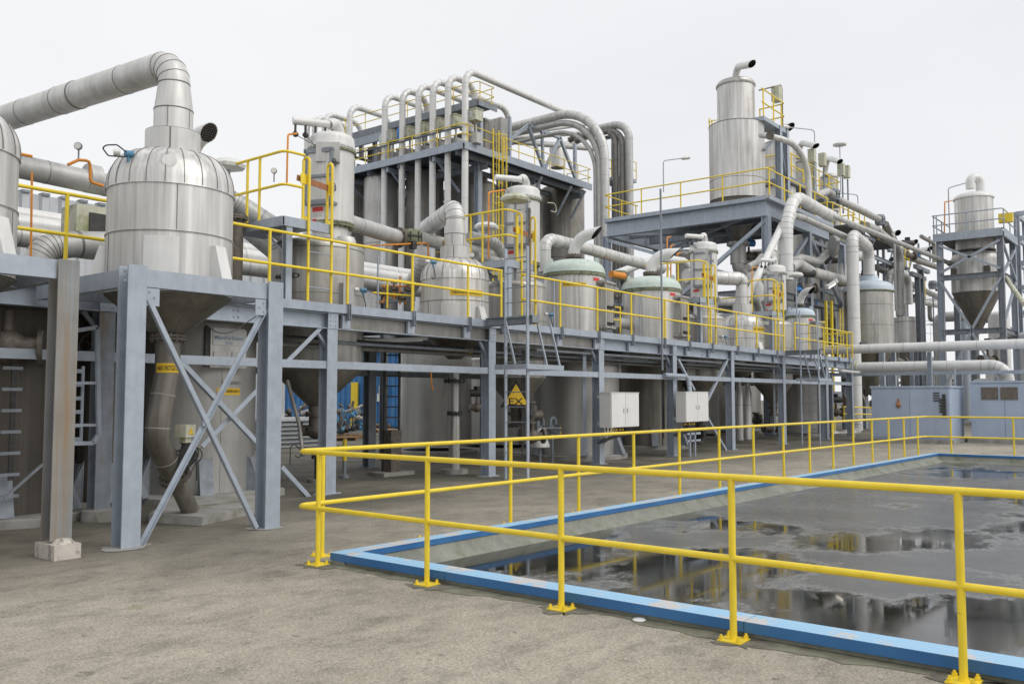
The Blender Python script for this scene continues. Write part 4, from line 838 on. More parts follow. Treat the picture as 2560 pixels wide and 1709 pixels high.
# boards and lamps below the deck
for lab,px0,px1,y0,y1,Y in (('pale panel board hanging below the deck left of the nearer cabinet tank seam',1526,1553,893,937,12.9),('pale panel board hanging below the deck behind the farther cabinet',1718,1738,905,938,12.9)):
    a=at(px0,y1,Y=Y); b=at(px1,y0,Y=Y); t=root('panel_board',lab,'panel',a); m=MB(); m.b2((a.x,a.y,a.z-.0),(b.x,a.y+.04,b.z)); part('board',m,duct,t); m=MB(); m.b2((a.x+.03,a.y-.006,a.z+(b.z-a.z)*.5),(b.x-.03,a.y-.001,b.z-.03)); part('pale_label',m,white,t)
def tube_lamp(label,p,q,r=.06,lit_=False):
    t=root('tube_lamp',label,'lamp',p); p=V(p); q=V(q); m=MB(); d=(q-p).normalized(); m.bar(p,q,r*1.9,r*1.2); m.bar(p-d*.03,p+d*.05,r*2.1,r*1.6); m.bar(q-d*.05,q+d*.03,r*2.1,r*1.6); part('housing',m,offw,t)
    m=MB(); m.cyl(p+d*.06+V((0,0,-r*.75)),q-d*.06+V((0,0,-r*.75)),r*.5,10); part('tube',m,lit if lit_ else white,t)
tube_lamp('pale fluorescent lamp under the deck near the middle cyclone cone',at(912,853,Y=12.6),at(1062,845,Y=12.3),.05)
tube_lamp('pale fluorescent lamp under the deck before the dark tank',at(1556,898,Y=12.6),at(1615,901,Y=12.6),.055)
tube_lamp('pale fluorescent lamp below the far end of the deck',at(2102,925,Y=11.5),at(2146,930,Y=11.5),.06)
tube_lamp('small lamp under the deck near the farthest cyclone cone',at(1812,906,Y=12.4),at(1858,906,Y=12.4),.05)
tube_lamp('lit fluorescent lamp glowing below the big silo platform',at(2068,716,X=36.5),at(2090,702,X=36.8),.10,True)
# bag and funnel stand near the ladder
p=at(1350,1160,Z=0); t=root('bag_stand','two legged stand with a white sack and funnel by the large grey tank','stand',p); m=MB()
for q in (0,.52): m.cyl((p.x+q,p.y,0),(p.x+q,p.y,.95),.035,10); m.pipe([(p.x+q-.02,p.y+.05,.9),(p.x+q-.02,p.y+.05,1.12),(p.x+q+.2,p.y+.05,1.12),(p.x+q+.2,p.y+.05,.95)],.05,R=.09,n=10,k=4)
m.b2((p.x-.15,p.y-.04,.86),(p.x+.8,p.y+.1,.90)); m.lathe((p.x+.62,p.y),[(.06,.6),(.2,.86)],14); part('stand',m,galvd,t)
m=MB(); m.lathe((p.x,p.y-.0),[(.24,.42),(.25,.46),(.18,.62),(.14,.88)],14); part('sack',m,white,t)
# pieces of machinery under the nearer ladder and elsewhere
for i,(px,py,Y,r,am,lab) in enumerate([(1325,1030,12.7,.10,dark,'black actuated valve below the second receiver near the EX sign'),(1330,1090,12.8,.12,darkb,'rusty flanged valve low behind the nearer ladder'),(1398,1075,13.4,.045,ybl,'valve with small yellow tag beside the large grey tank'),(790,1075,14.6,.13,None,'dark flanged valve under the nearest receiver cone'),(1890,1050,14.3,.12,dark,'dark valve under the receiver near the upright silencers'),(1925,1070,14.,.12,None,'flanged valve low beside the farther ladder'),(1745,1080,14.4,.14,dark,'dark actuator in the shade right of the farther cabinet'),(2090,1030,13.,.13,dark,'valve manifold near the end columns of the deck'),(270,870,12.9,.13,None,'flanged valve in the shade behind the front frame'),(20,868,12.2,.16,None,'large flanged valve at the left edge under the deck')]):
    valve(lab,at(px,py,Y=Y),ax=(.85,-.5,0) if i%2 else (0,0,1),r=r,act=am,seed=i)
# ================================================================ BACKGROUND LEFT: shed, pipe rack, blue shed
def corr(m,a,b,z0,z1,pitch=.25,depth=.05,th=.03):
    """trapezoid sheet wall from a to b"""
    a,b=V((a[0],a[1],0)),V((b[0],b[1],0)); u=(b-a).normalized(); n=V((u.y,-u.x,0)); L_=(b-a).length; k=int(L_/pitch); pts=[]
    for i in range(k):
        q=i*pitch; pts+=[(q,0),(q+pitch*.45,0),(q+pitch*.55,depth),(q+pitch*.9,depth)]
    pts.append((k*pitch,0)); vs=[]
    for d,o in pts:
        p=a+u*d+n*o; vs+=[p+V((0,0,z0)),p+V((0,0,z1))]
    m.add(vs,[(2*i,2*i+2,2*i+3,2*i+1) for i in range(len(pts)-1)])
sh=root('warehouse','long grey corrugated shed behind the pipes at the left','building',(5,24,0))
m=MB(); corr(m,(-6,24),(18.2,24),0,6.95,.5,.09); m.b2((-6,24.02,0),(18.2,34,6.6)); part('wall',m,greysheet,sh)
m=MB(); m.b2((-6.1,24.1,6.6),(18.3,34.1,6.7)); k=0
while k<48: m.b2((-6+k*.5+.25,23.86,6.93),(-6+k*.5+.45,24.12,7.0)); k+=1
part('roof',m,galvd,sh)
bb=root('utility_shed','blue corrugated shed with a yellow door seen below the deck','building',(31.2,32,0))
m=MB(); corr(m,(31.27,47),(31.27,31.4),0,4.05,.42,.07); corr(m,(31.2,31.4),(44,30.6),0,4.05,.42,.07) if 0 else None
vs0=len(m.v); m.b2((31.3,31.4,0),(40,47,3.95)); part('wall',m,cblue,bb)
m=MB(); m.b2((31.0,31.2,4.0),(40,47.2,4.18)); part('roof',m,cblue,bb)
y0=at(879,1060,X=31.1).y; y1=at(895,1060,X=31.1).y; dz=zz(955,(31.1,y1)); m=MB(); m.b2((31.02,y1,0.05),(31.1,y0,dz)); d=part('door',m,yeldoor,bb); m=MB(); m.box((30.98,(y0*.3+y1*.7)+.0,1.05),(.06,.12,.04)); part('handle',m,galv,d)
q=at(957,975,X=31.0); m=MB(); m.box(q,(.1,.5,.45)); part('wall_box',m,duct,bb); q=at(950,993,X=31.0); m=MB(); m.box(q,(.03,.4,.4)); part('notice',m,white,bb)
# pipes of the rack running along behind the tanks
for k,(px,py,r,mm,lab) in enumerate([(930,671,.14,offw,'upper white pipe of the low rack behind the handrail'),(930,687,.15,offw,'lower white pipe of the low rack behind the handrail'),(930,712,.2,duct,'thick grey pipe of the low rack behind the handrail')]):
    p=at(px,py,Y=17.); pipe(lab,[(-4,17-k*.1,p.z),(17,17-k*.1,p.z),(24,17-k*.1,p.z)],r,m=mm,seam_=2.4,n=16)
rk=root('pipe_rack','slim grey portal posts carrying the low pipe rack','pipe rack',(3,17,0))
for X in (2,6.4,10.6,16.3,20.4,23): m=MB(); col_(m,X,17.3,0,4.95,.16,.16); m.bar((X,16.2,4.2),(X,17.5,4.2),.12,.12); part('portal_post',m,galvd,rk)
# upper left pipes between the cyclones
a=at(70,415,Y=13.5); b=at(270,467,Y=13.5); pipe('grey clad pipe with gauges running behind and left of the large cyclone',[(a.x-2,a.y,a.z+.02),(b.x+.6,b.y,b.z)],.175,m=duct,seam_=.9,n=22)
m=MB(); c=at(215,445,Y=13.5); d=at(245,452,Y=13.5); m.cyl(c,V((d.x,d.y,c.z)),.225,24); solo('pipe_sleeve',m,duct,'thick sleeve on the clad pipe left of the large cyclone','sleeve')
zq=at(110,608,Y=12.9).z; a=at(105,612,Y=12.9); b=at(270,600,Y=12.9); pipe('thick grey clad pipe with mitred bend behind the rust stained column',[(a.x-.3,a.y+.0,zq-.75),(a.x+.05,a.y,zq-.05),(a.x+.5,a.y,zq+.05),(b.x+.8,b.y,zq+.22)],.19,R=.32,m=duct,seam_=1.,n=22)
pipe('thick pale pipe leaving the nearest dust filter towards the left',[(8.3,14.4,at(600,503,Y=14.4).z),(9.6,14.4,at(600,503,Y=14.4).z),(10.5,13.9,at(600,503,Y=14.4).z-.6)],.19,R=.5,m=duct,seam_=.9)
pipe('pale pipe below the first one left of the nearest dust filter',[(8.4,14.8,at(600,532,Y=14.8).z),(9.7,14.8,at(600,532,Y=14.8).z),(10.6,14.3,at(600,532,Y=14.8).z-.8)],.17,R=.5,m=dull,seam_=1.4)
for k,(pts,lab) in enumerate([([(600,395),(600,395)],''),]): pass
def op(lab,pp,Y,r=.016,m=oran): 
    pp=[at(a,b,Y=Y) for a,b in pp]; pipe(lab,pp,r,R=.05,m=m,seam_=None,n=8,k=2,cat='pipe',name='air_line')
op('orange air line with elbow left of the large cyclone',[(170,412),(196,400),(225,402),(226,455),(258,465)],12.6,.022)
op('short orange pipe stub at the left edge above the handrail',[(40,383),(80,391)],12.6,.022)
op('thin orange riser behind the left handrail',[(80,430),(77,640)],12.6,.016)
op('orange air line dropping beside the nearest dust filter',[(742,334),(720,336),(718,410),(717,462)],12.7,.018)
op('orange air line with bend above the middle handrail run',[(955,613),(1070,607),(1071,645),(1095,648)],13.6,.02)
op('thin orange line above the middle deck handrail',[(950,612),(905,616),(820,610)],13.7,.014)
op('orange riser left of the second dust filter',[(1262,475),(1222,481),(1221,645)],12.8,.02)
for k,(px,h) in enumerate(((1668,745),(1677,745),(1694,700))): op('orange riser %s behind the middle green domed tank'%('leftmost','middle','rightmost')[k] if 0 else ['leftmost','middle','rightmost'][k]+' of three orange risers behind the middle green domed tank',[(px+8,592+k*20),(px,594+k*20),(px,h)],16.,.028)
op('orange riser left of the farthest dust filter',[(1893,668),(1880,669),(1881,730)],12.8,.02)
op('orange air line hanging under the deck before the grey dented tank',[(1077,925),(1079,960),(1082,975)],12.3,.012)
for lab,px,py,Y,r in (('round pressure gauge on the orange line left of the large cyclone',196,400,12.6,.055),('round pressure gauge beside the nearest platform handrail',685,455,12.6,.05),('round gauge right of the middle cyclone collar',1180,660,12.9,.06),('round gauge on the pipe behind the middle green domed tank',1671,686,14.,.05)):
    hgauge(lab,at(px,py,Y=Y),r)
# mushroom lamps near the deck
for lab,px,py0,py1,Y,r in (('octagonal white lamp head on a post behind the large cyclone',572,560,425,13.6,.30),('octagonal white lamp head near the orange line above the middle cyclone',1216,640,575,14.5,.32),('mossy white lamp head before the second dust filter',1288,700,507,12.1,.34),('pale lamp head between the green domed tanks',1572,720,655,15.5,.34),('white lamp head on a post before the farthest dust filter',1990,860,693,12.6,.30)):
    p=at(px,py1,Y=Y); q=zz(py0,(p.x,p.y)); t=mushroom_lamp(lab,p.x,p.y,q,p.z,r=r,m=mossw if 'mossy' in lab else offw)
# flat round grey housings (pulley like flaps) on the cross pipes
def drumvalve(lab,px,py,Y,wpx,h=.32,mt=None):
    p=at(px,py,Y=Y); r=rw(wpx,(p.x,p.y)); t=root('diverter_valve',lab,'valve',p); m=MB(); m.lathe((p.x,p.y),[(r*.9,p.z-h/2),(r,p.z-h*.3),(r,p.z-.02),(r*1.06,p.z-.015),(r*1.06,p.z+.015),(r,p.z+.02),(r,p.z+h*.3),(r*.85,p.z+h/2)],20); part('drum',m,mt or mossf,t)
    m=MB(); 
    for k in range(8): a=k*.785; m.cyl((p.x+r*1.03*math.cos(a),p.y+r*1.03*math.sin(a),p.z-h*.3),(p.x+r*1.03*math.cos(a),p.y+r*1.03*math.sin(a),p.z+h*.3),.014,6)
    m.band((p.x,p.y),r*1.03,p.z,.03,.02,20); m.box((p.x-r*.6,p.y-r*.9,p.z-h*.7),(.12,.12,.16)); part('bolted_rim',m,dark,t); return p
drumvalve('mossy drum shaped diverter valve between the nearest filter and middle cyclone duct',1027,593,13.8,54)
drumvalve('mossy drum shaped diverter valve between the two green domed tanks',1550,690,14.2,34)
a=at(884,578,Y=13.6); b=at(996,594,Y=13.8); pipe('pale clad pipe from the nearest dust filter to the diverter valve',[(a.x-.6,a.y-.2,b.z+.03),(b.x,b.y,b.z+.0)],.165,m=duct,seam_=1.4,fl=[((b.x,b.y,b.z),(1,.1,0))])
a=at(1055,597,Y=13.9); pipe('short clad pipe with yellow label right of the diverter valve',[a,(a.x+1.2,a.y+.1,a.z),(a.x+2.6,a.y+.2,a.z)],.15,m=duct,seam_=1.8)
m=MB(); c=V((a.x+.75,a.y-.14,a.z)); m.box(c,(.32,.012,.2)); solo('pipe_label',m,ybl,'square yellow label on the pipe left of the middle cyclone neck','label')
a=at(1175,593,Y=14.); b=at(1255,660,Y=14.3); pipe('ribbed grey elbow pipe right of the middle cyclone neck',[a,(a.x+.9,a.y,a.z),(b.x,b.y,a.z-.1),(b.x+.2,b.y,b.z-.3)],.15,R=.5,m=duct,seam_=.25)
a=at(1185,640,Y=14.); pipe('clad pipe below the ribbed elbow near the middle cyclone',[a,(a.x+1.,a.y+.1,a.z-.05),(a.x+2.2,a.y+.1,a.z-.05)],.16,m=duct,seam_=.9)
# pipes round the second filter and nearer green tank
a=at(1362,640,Y=14.); pipe('white clad pipe rising then crossing behind the nearer green dome',[(a.x,a.y,zz(680,(a.x,a.y))),(a.x,a.y,zz(595,(a.x,a.y))),(a.x+1.,a.y,zz(595,(a.x,a.y))-.0),(a.x+7,a.y+.3,zz(597,(a.x,a.y)))],.17,R=.35,m=dull,seam_=.8)
pipe('slanting white pipe between the green domed tanks',[at(1535,687,Y=15.),at(1640,645,Y=15.),at(1710,652,Y=15.),at(1722,668,Y=15.)],.13,R=.4,m=offw,seam_=None)
m=MB(); p=at(1528,685,Y=13.9); q=at(1560,690,Y=13.9); m.cyl(p,q,.10,14); solo('orange_cylinder',m,oran,'horizontal orange cylinder between the green domed tanks','cylinder')
for k,(px,y0,y1) in enumerate(((1531,690,830),(1541,700,820),(1548,690,790))): op(['leftmost','middle','rightmost'][k]+' thin grey riser between the green domed tanks',[(px,y0),(px,y1)],14.,.022,galvd)
t=rail('handrail','low yellow rail frame between the green domed tanks',[at(1518,830,Y=12.9)-V((0,0,.0)),at(1551,833,Y=12.9)],h=.72,posts=[at(1551,833,Y=12.9)],r=.022)
rail('handrail','low yellow rail frame behind the post near the stencilled vessel',[at(932,768,Y=13.8),at(1035,775,Y=13.8)],h=.62,posts=[at(968,770,Y=13.8),at(1034,775,Y=13.8)],r=.022)
p=at(1500,1,Y=12) 
# gauges and transmitters on the deck
for i,(px,py,Y,lab) in enumerate([(908,725,12.2,'blue transmitter head beside the stencilled receiver vessel'),(1083,655,12.6,'blue transmitter on the dome of the middle cyclone'),(1377,786,12.2,'blue transmitter head left of the nearer green domed tank'),(1813,841,12.3,'blue transmitter head beside the farthest cyclone'),(322,385,10.2,'blue junction head with looped cable on the large cyclone dome')]):
    p=at(px,py,Y=Y); t=root('transmitter',lab,'transmitter',p); m=MB(); m.cyl(p+V((-.05,.02,0)),p+V((.05,-.03,0)),.042,14); m.cyl(p,p+V((0,0,-.1)),.02,8); part('head',m,tealv,t)
    m=MB(); m.cyl(p+V((-.09,.03,0)),p+V((-.16,.06,0)),.04,12); part('nozzle',m,offw,t); m=MB()
    m.pipe([p+V((0,0,-.08)),p+V((.02,-.03,-.22)),p+V((.07,0,-.3)),p+V((.02,.03,-.38)),p+V((-.04,0,-.3))] if i!=4 else [p,p+V((-.2,-.1,.05)),p+V((-.4,-.1,0)),p+V((-.2,.1,-.05)),p+V((.25,.0,0))],.009,R=.05,n=5,k=3); part('cable',m,dark,t)
m=MB(); p=at(903,705,Y=12.2); m.b2((p.x-.42,p.y,p.z-.55),(p.x-.17,p.y+.14,p.z-.05)); solo('junction_box',m,duct,'grey junction box on the deck beside the stencilled vessel','box')
m=MB(); p=at(228,583,Y=13.6); m.box((p.x-.1,p.y,p.z),(.5,.5,.75)); m.mi=1; m.box((p.x+.02,p.y-.26,p.z+.02),(.36,.03,.5)); m.mi=0; solo('instrument_box',m,[mossw,dark],'algae stained instrument box with dark window left of the large cyclone','box')
# thin tall mast at the middle of the deck
for lab,px,y0,y1,Y in (('slim grey mast clamped to the handrail before the middle green tank',1656,925,472,YD-.15),('slim rusty post by the second dust filter ladder',1324,812,520,YD-.1)):
    a=at(px,y0,Y=Y); m=MB(); m.cyl(a,(a.x,a.y,zz(y1,(a.x,a.y))),.028,10); solo('mast',m,galvd if 'slim grey' in lab else darkb,lab,'mast')
# ---- left lower clutter: cable ladders, tube frame, stool
t=root('cable_ladder','galvanised cable ladder with slotted rungs between the rust stained column and front frame','cable ladder',at(200,1105,Y=11.6)); a=at(208,915,Y=11.5); b=at(196,1105,Y=11.5)
m=MB(); m.bar(V((a.x,a.y,a.z)),V((a.x,a.y,b.z)),.03,.03); m.bar(V((a.x-.25,a.y,a.z)),V((a.x-.25,a.y,b.z)),.03,.03); part('side_rail',m,galv,t)
for k in range(6): m=MB(); z=a.z-.06-k*(a.z-b.z)/5.6; m.b2((a.x-.25,a.y-.02,z-.03),(a.x,a.y+.0,z+.02)); part('rung',m,galv,t)
t=root('cable_support','bent square tube frame standing between the left columns','frame',at(240,1110,Y=11.4)); m=MB(); P0=[at(x,y,Y=11.3) for x,y in ((130,835),(243,818),(247,1085),(232,1107),(180,1108))]
for i in range(4): m.bar(P0[i],P0[i+1],.05,.05)
for y in (957,1062): m.bar(at(183,y,Y=11.3),at(240,y,Y=11.3),.035,.035)
part('frame',m,galv,t)
t=root('cable_ladder','dark cable ladder with black cable at the far left below the deck','cable ladder',at(30,1200,Y=12.)); m=MB(); a=at(36,910,Y=12.); b=at(26,1200,Y=12.)
m.bar(a,V((a.x,a.y,b.z)),.06,.03); part('cable',m,dark,t)
for k in range(7): m=MB(); z=a.z-.05-k*.27; m.b2((a.x-.14,a.y-.02,z-.02),(a.x+.1,a.y+.01,z+.02)); part('rung',m,galvd,t)
m=MB(); m.bar(at(10,1245,Y=11.),at(106,1160,Y=11.),.05,.02); solo('strut',m,galvd,'slanting flat steel strut low at the far left','strut')
# black cable sag under front frame
pipe('thin black cable sagging across the maker plate tank',[at(505,790,Y=11.),at(530,830,Y=11.),at(575,835,Y=11.),at(640,790,Y=11.)],.008,R=.5,m=dark,seam_=None,n=6,name='cable',cat='cable')
# ---- yard behind: pump skids, pallets, sheet stack, bollard
def pallet(lab,x,y,rz,z=0,m_=None):
    t=root('pallet',lab,'pallet',(x,y,z)); m=MB(); c,s=math.cos(rz),math.sin(rz); 
    for k in range(7): o=-.55+k*.183; m.box((x+o*c,y+o*s,z+.13),(.13,1.0,.022),rz)
    for k in (-.45,0,.45): m.box((x-k*s,y+k*c,z+.065),(1.2,.09,.1),rz)
    part('boards',m,m_ or wood,t)
for k,(px,py) in enumerate(((950,1079),(972,1081),(940,1074))): p=at(px,py,Z=0); pallet(['nearer','right hand','rear'][k]+' wooden pallet before the blue shed wall',p.x,p.y,.3+k*.5,0 if k<2 else .15)
for k,(px,py) in enumerate(((740,1108),(850,1100),(880,1093))):
    p=at(px,py,Z=0); pallet(['left','middle','right'][k]+' pallet carrying pump machinery near the blue shed',p.x,p.y,.2+k); rd=random.Random(k+40)
    t=root('pump_unit',['left','middle','right'][k]+' heap of pump parts and motors on a pallet near the blue shed','pump',(p.x,p.y,.15)); 
    for nm,mt in (('motor',tealv if k else darkb),('casing',dark),('manifold',stain2),('pipework',darkb)):
        m=MB()
        for j in range(7): 
            o=V((p.x+rd.uniform(-.6,.6),p.y+rd.uniform(-.5,.5),.2+rd.uniform(0,1.1))); d=V((rd.uniform(-1,1),rd.uniform(-1,1),rd.uniform(-.5,1))).normalized(); m.cyl(o,o+d*rd.uniform(.12,.3),rd.uniform(.04,.11),10); m.bar(o,(p.x,p.y,.25),.03,.03)
        part(nm,m,mt,t)
p=at(745,1118,Z=0); m=MB(); 
for k in range(7): m.b2((p.x-1.5,p.y,k*.14+.02),(p.x+1.6,p.y+1.2,k*.14+.07)); m.b2((p.x-1.45,p.y+.1,k*.14+.07),(p.x+1.5,p.y+1.1,k*.14+.13))
solo('sheet_stack',m,greysheet,'stack of grey corrugated sheets on the ground seen below the deck','stack')
p=at(861,1194,Z=0); t=root('bollard','small yellow and grey pipe bollard near the yellow rail corner','bollard',p); m=MB(); m.cyl(p+V((0,0,.35)),p+V((0,0,.78)),.045,12); part('cap',m,yel,t); m=MB(); m.cyl(p,p+V((0,0,.35)),.04,12); m.cyl(p,p+V((0,0,.05)),.1,14); part('pipe',m,galvd,t)
p=at(725,1160,Z=.0); pipe('thin black hose hanging from a small stand below the front frame',[p+V((0,0,.0)),p+V((0,0,.42)),p+V((.12,0,.5)),p+V((.35,0,.3)),p+V((.3,0,.12)),p+V((.15,0,.2))],.012,R=.1,m=dark,seam_=None,n=6,name='hose',cat='hose')
# vertical dark cable ladder beside the column behind
p=at(978,1187,Z=0); t=root('ladder_mast','dark vertical ladder like mast on a concrete pad behind the deck','mast',p); m=MB()
for q in (-.13,.13): m.bar(p+V((q,-q*.7,0)),p+V((q,-q*.7,2.85)),.05,.03)
part('mast',m,dark,t)
for k in range(8): m=MB(); m.bar(p+V((-.13,.09,1.+k*.22)),p+V((.13,-.09,1.+k*.22)),.02,.03); part('rung',m,dark,t)
m=MB(); m.box((p.x,p.y,.5),(.3,.3,.9)); part('cover',m,darkb,t); m=MB(); m.box((p.x,p.y,.04),(.9,.5,.08)); part('pad',m,conc,t)
# ================================================================ MIDDLE TOWER WITH PIPE LOOPS
TX=36.; ty0=32.0; ty1=42.0; TZ=15.7
tw=root('process_tower','tall steel process tower with two decks behind the nearer vessels','steel tower',(TX,ty0,0))
tx1=48.8
m=MB(); m.b2((TX,ty0,TZ-.08),(TX+3.2,ty1+4,TZ)); m.b2((TX+3.2,ty0,TZ-.08),(tx1,ty0+2.2,TZ)); m.b2((TX+3.2,ty1+1.5,TZ-.08),(tx1,ty1+4,TZ)); part('deck',m,grate,tw)
m=MB(); m.chan((TX-.03,ty0,TZ-.12),(TX-.03,ty1+4,TZ-.12),.1,.42,side=-1); m.chan((TX,ty0-.03,TZ-.12),(tx1,ty0-.03,TZ-.12),.1,.42,side=1); part('edge_beam',m,galv,tw)
m=MB()
for y in (ty0+.6,34.6,37.2,39.8,42.4,45.4): m=MB(); m.ibeam((TX,y,TZ-.42),(tx1,y,TZ-.42),.16,.3); part('floor_beam',m,galvd,tw)
for x in (38.4,43.,48.): m=MB(); m.ibeam((x,ty0+.3,TZ-.75),(x,ty1+4,TZ-.75),.18,.34); part('floor_beam',m,galvd,tw)
for x,y in ((38.4,33.),(38.4,36.8),(38.4,40.6),(38.4,44.6),(43.2,33.),(48.2,38.),(48.,44.6)):
    m=MB(); col_(m,x,y,0,TZ-.15,.34,.34); part('column',m,galv if y<34 else galvd,tw)
for z in (5.6,9.0):
    m=MB(); m.ibeam((38.3,33.,z),(38.3,46,z),.2,.3); m.ibeam((38.4,33.,z),(48,33.,z),.2,.3); part('ring_beam',m,galv,tw)
for y in (34.4,38.2,42.):    # knee brackets of the cantilever deck
    m=MB(); m.bar((38.3,y,TZ-2.0),(TX+.4,y,TZ-.5),.12,.12); m.bar((38.3,y,TZ-.5),(TX+.1,y,TZ-.5),.16,.28); part('bracket',m,galv,tw)
for x in (39.8,43.2,46.4,48.): m=MB(); m.bar((x,33.1,TZ-2.2),(x+.0,31.95,TZ-.5),.12,.12); part('bracket',m,galv,tw)
for a,b in (((38.35,33.2,9.),(38.35,36.6,5.8)),((38.35,36.6,9.),(38.35,33.2,5.8)),((38.35,37,9.2),(38.35,40.4,13.)),((38.35,40.4,9.2),(38.35,37,13.)),((38.35,40.8,9.1),(38.35,44.4,5.8)),((38.35,40.8,5.8),(38.35,44.4,9.)),((38.35,40.8,9.2),(38.35,44.4,13.4))): m=MB(); m.angle(a,b,.12,up=(1,0,0)); part('brace',m,galv,tw)
# upper deck
UZ=18.75; m=MB(); m.b2((37.9,32.6,UZ-.06),(39.6,46,UZ)); m.chan((37.88,32.6,UZ-.14),(37.88,46.,UZ-.14),.1,.4,side=-1); m.b2((37.9,32.55,UZ-.3),(39.6,32.62,UZ)); part('upper_deck',m,galvd,tw)
for y in (33.,37.5,42.): m=MB(); col_(m,38.6,y,TZ,UZ-.1,.22,.22); part('column',m,galv,tw)
m=MB(); m.b2((37.85,39.8,UZ-.9),(38.,46,UZ-.25)); part('girder',m,galv,tw)
rail('tower_handrail','yellow handrail along the main deck of the middle tower',[(TX,ty1+4,TZ),(TX,ty0,TZ),(TX+2.6,ty0,TZ)],h=1.1,sp=2.1,r=.03)
rail('tower_handrail','long yellow handrail of the right hand gangway of the middle tower',[(TX+3.4,ty0,TZ),(tx1,ty0,TZ),(tx1,ty0+2.,TZ)],h=1.1,sp=1.7,r=.028)
rail('tower_handrail','yellow handrail along the topmost deck of the middle tower',[(37.9,46.,UZ),(37.9,32.6,UZ),(39.4,32.6,UZ),(39.5,34.5,UZ)],h=1.1,sp=2.,r=.028)
rail('tower_handrail','yellow handrail on the inner gangway behind the truss of the middle tower',[(41,34.3,TZ),(48.5,34.3,TZ)],h=1.1,sp=1.7,r=.028)
rail('tower_handrail','yellow handrail low between the pipe drops of the middle tower',[(38.1,45,9.2),(38.1,32.9,9.2)],h=1.05,sp=2.6,r=.028)
# silos hanging inside the tower
def silo(lab,x,y,r,top,zc,zl,mt=concsilo,sm=(),dome=.35,cat='silo',legs=False,cm=None):
    t=root('silo',lab,cat,(x,y,zl)); m=MB(); c=(x,y); m.lathe(c,[(r,zc),(r,top)]+arc(r,top,.1,top+dome,5)[1:],40,False); m.mi=1
    for z in sm: m.band(c,r,z,.03,.012,40)
    m.mi=0; part('shell',m,[mt,seam],t)
    m=MB(); m.lathe(c,[(r*.14,zl),(r,zc-.005)],40); part('cone',m,cm or cone_,t)
    return t
zt_=lambda py,c:zz(py,c)
for i,(px,Y,wp,yt,lab) in enumerate([(1406,34.6,111,478,'big weathered silo at the right end of the middle tower'),(1300,36.,104,452,'dark silo behind the second dust filter in the middle tower'),(1168,36.,104,440,'brown grey silo in the middle of the tower behind the pipe drops'),(1062,37.8,96,440,'mossy silo partly hidden by the pipe drops of the tower'),(955,40.,92,452,'pale silo with mossy top at the left end of the tower'),(880,43.,84,455,'dark silo farthest left in the middle tower')]):
    c=vx(px,Y,450); silo(lab,c[0],c[1],rw(wp,c),zz(yt,c),5.,3.2,mt=concsilo if i!=4 else lower,sm=(8.,11.))
# rear row and equipment between the decks
for k,(X,Y,r,top) in enumerate(((43.5,36.4,1.25,14.2),(42.,39.4,1.3,14.),(41.5,42.6,1.3,14.),(42.,45.4,1.2,14.),(40.2,34.2,.9,14.3),(45.5,35.,1.1,14.2))): silo(['first','second','third','fourth','fifth','sixth'][k]+' dark silo of the rear row inside the middle tower',X,Y,r,top,5.,3.5,mt=concsilo)
rd=random.Random(77)
for k in range(13):
    y=33.2+k*.98; h=rd.uniform(1.1,2.6); m=MB(); x=39.3+rd.uniform(-.3,.5)
    if k%3: m.b2((x,y,TZ),(x+rd.uniform(.5,1.),y+rd.uniform(.55,.85),TZ+h))
    else: m.lathe((x+.3,y+.3),[(.33,TZ),(.33,TZ+h)]+arc(.33,TZ+h,.05,TZ+h+.15,4)[1:],16)
    m.cyl((x+.2,y+.3,TZ+h*.6),(37.4,y+.3,TZ+h*.6),.09,10); solo('filter_unit',m,[concsilo,galvd,darkb,stain2][k%4],'equipment unit number %s from the right between the two tower decks'%'one two three four five six seven eight nine ten eleven twelve thirteen'.split()[k],'filter unit')
# pipe loops
LP=[(1163,1410,17.5),(1120,1187,17),(1082,1272,17),(1046,1178,16.5),(1006,1068,16.5),(962,1062,16),(874,977,16),(812,905,15),(787,870,14.5),(768,840,14)]
for i,(px,pe,w_) in enumerate(LP):
    z=20.0; p=at(px,300,X=TX+.35); y=p.y; r=rw(w_,(TX,y))*1.0
    xe=at(pe,260,Y=y).x
    pts=[(TX+.35,y,5.5),(TX+.35,y,z),(xe,y,z)]
    if i: pts.append((xe,y,z-2.3 if i!=2 else z-2.6))
    lab=['rightmost','second from the right','third from the right','fourth from the right','fifth from the right','sixth from the right','seventh from the right','eighth from the right','ninth from the right','leftmost'][i]+' of ten tall pipe loops over the middle tower'
    t=root('pipe_loop',lab,'pipe loop',(TX+.35,y,5.5),'pipe loops over the middle tower'); m=MB(); m.pipe(pts,r,R=.85,n=18,k=8,seam=2.1,off=.4); part('tube',m,[offw if i!=4 else dull,seam],t)
# cabinets along the tower deck
CB=[(980,343),(1022,334),(1059,325),(1097,314),(1137,305),(1187,290)]
cab0=None
for i,(px,py) in enumerate(CB):
    p=at(px,py,X=TX+.75); lab=['leftmost','second','third','fourth','fifth','rightmost'][i]+' algae stained valve cabinet of the row on the middle tower'
    if cab0 is None:
        cab0=root('valve_cabinet',lab,'cabinet',p,'valve cabinets on the middle tower'); m=MB(); m.box(p,(.62,.66,.62)); m.box(p+V((0,0,.33)),(.7,.74,.05)); part('housing',m,mossw,cab0); m=MB(); m.box(p+V((-.33,.05,.02)),(.02,.34,.4)); part('grille',m,duct,cab0); m=MB(); m.box(p+V((.1,0,-1.25)),(.45,.5,.6)); m.box(p+V((.1,0,-.6)),(.08,.08,.7)); part('lower_box',m,duct,cab0)
    else: dup(cab0,p,lab)
op('blue and black cable tray along the tower deck cabinets',[(950,372),(1190,318)],32,.05,dark) if 0 else None
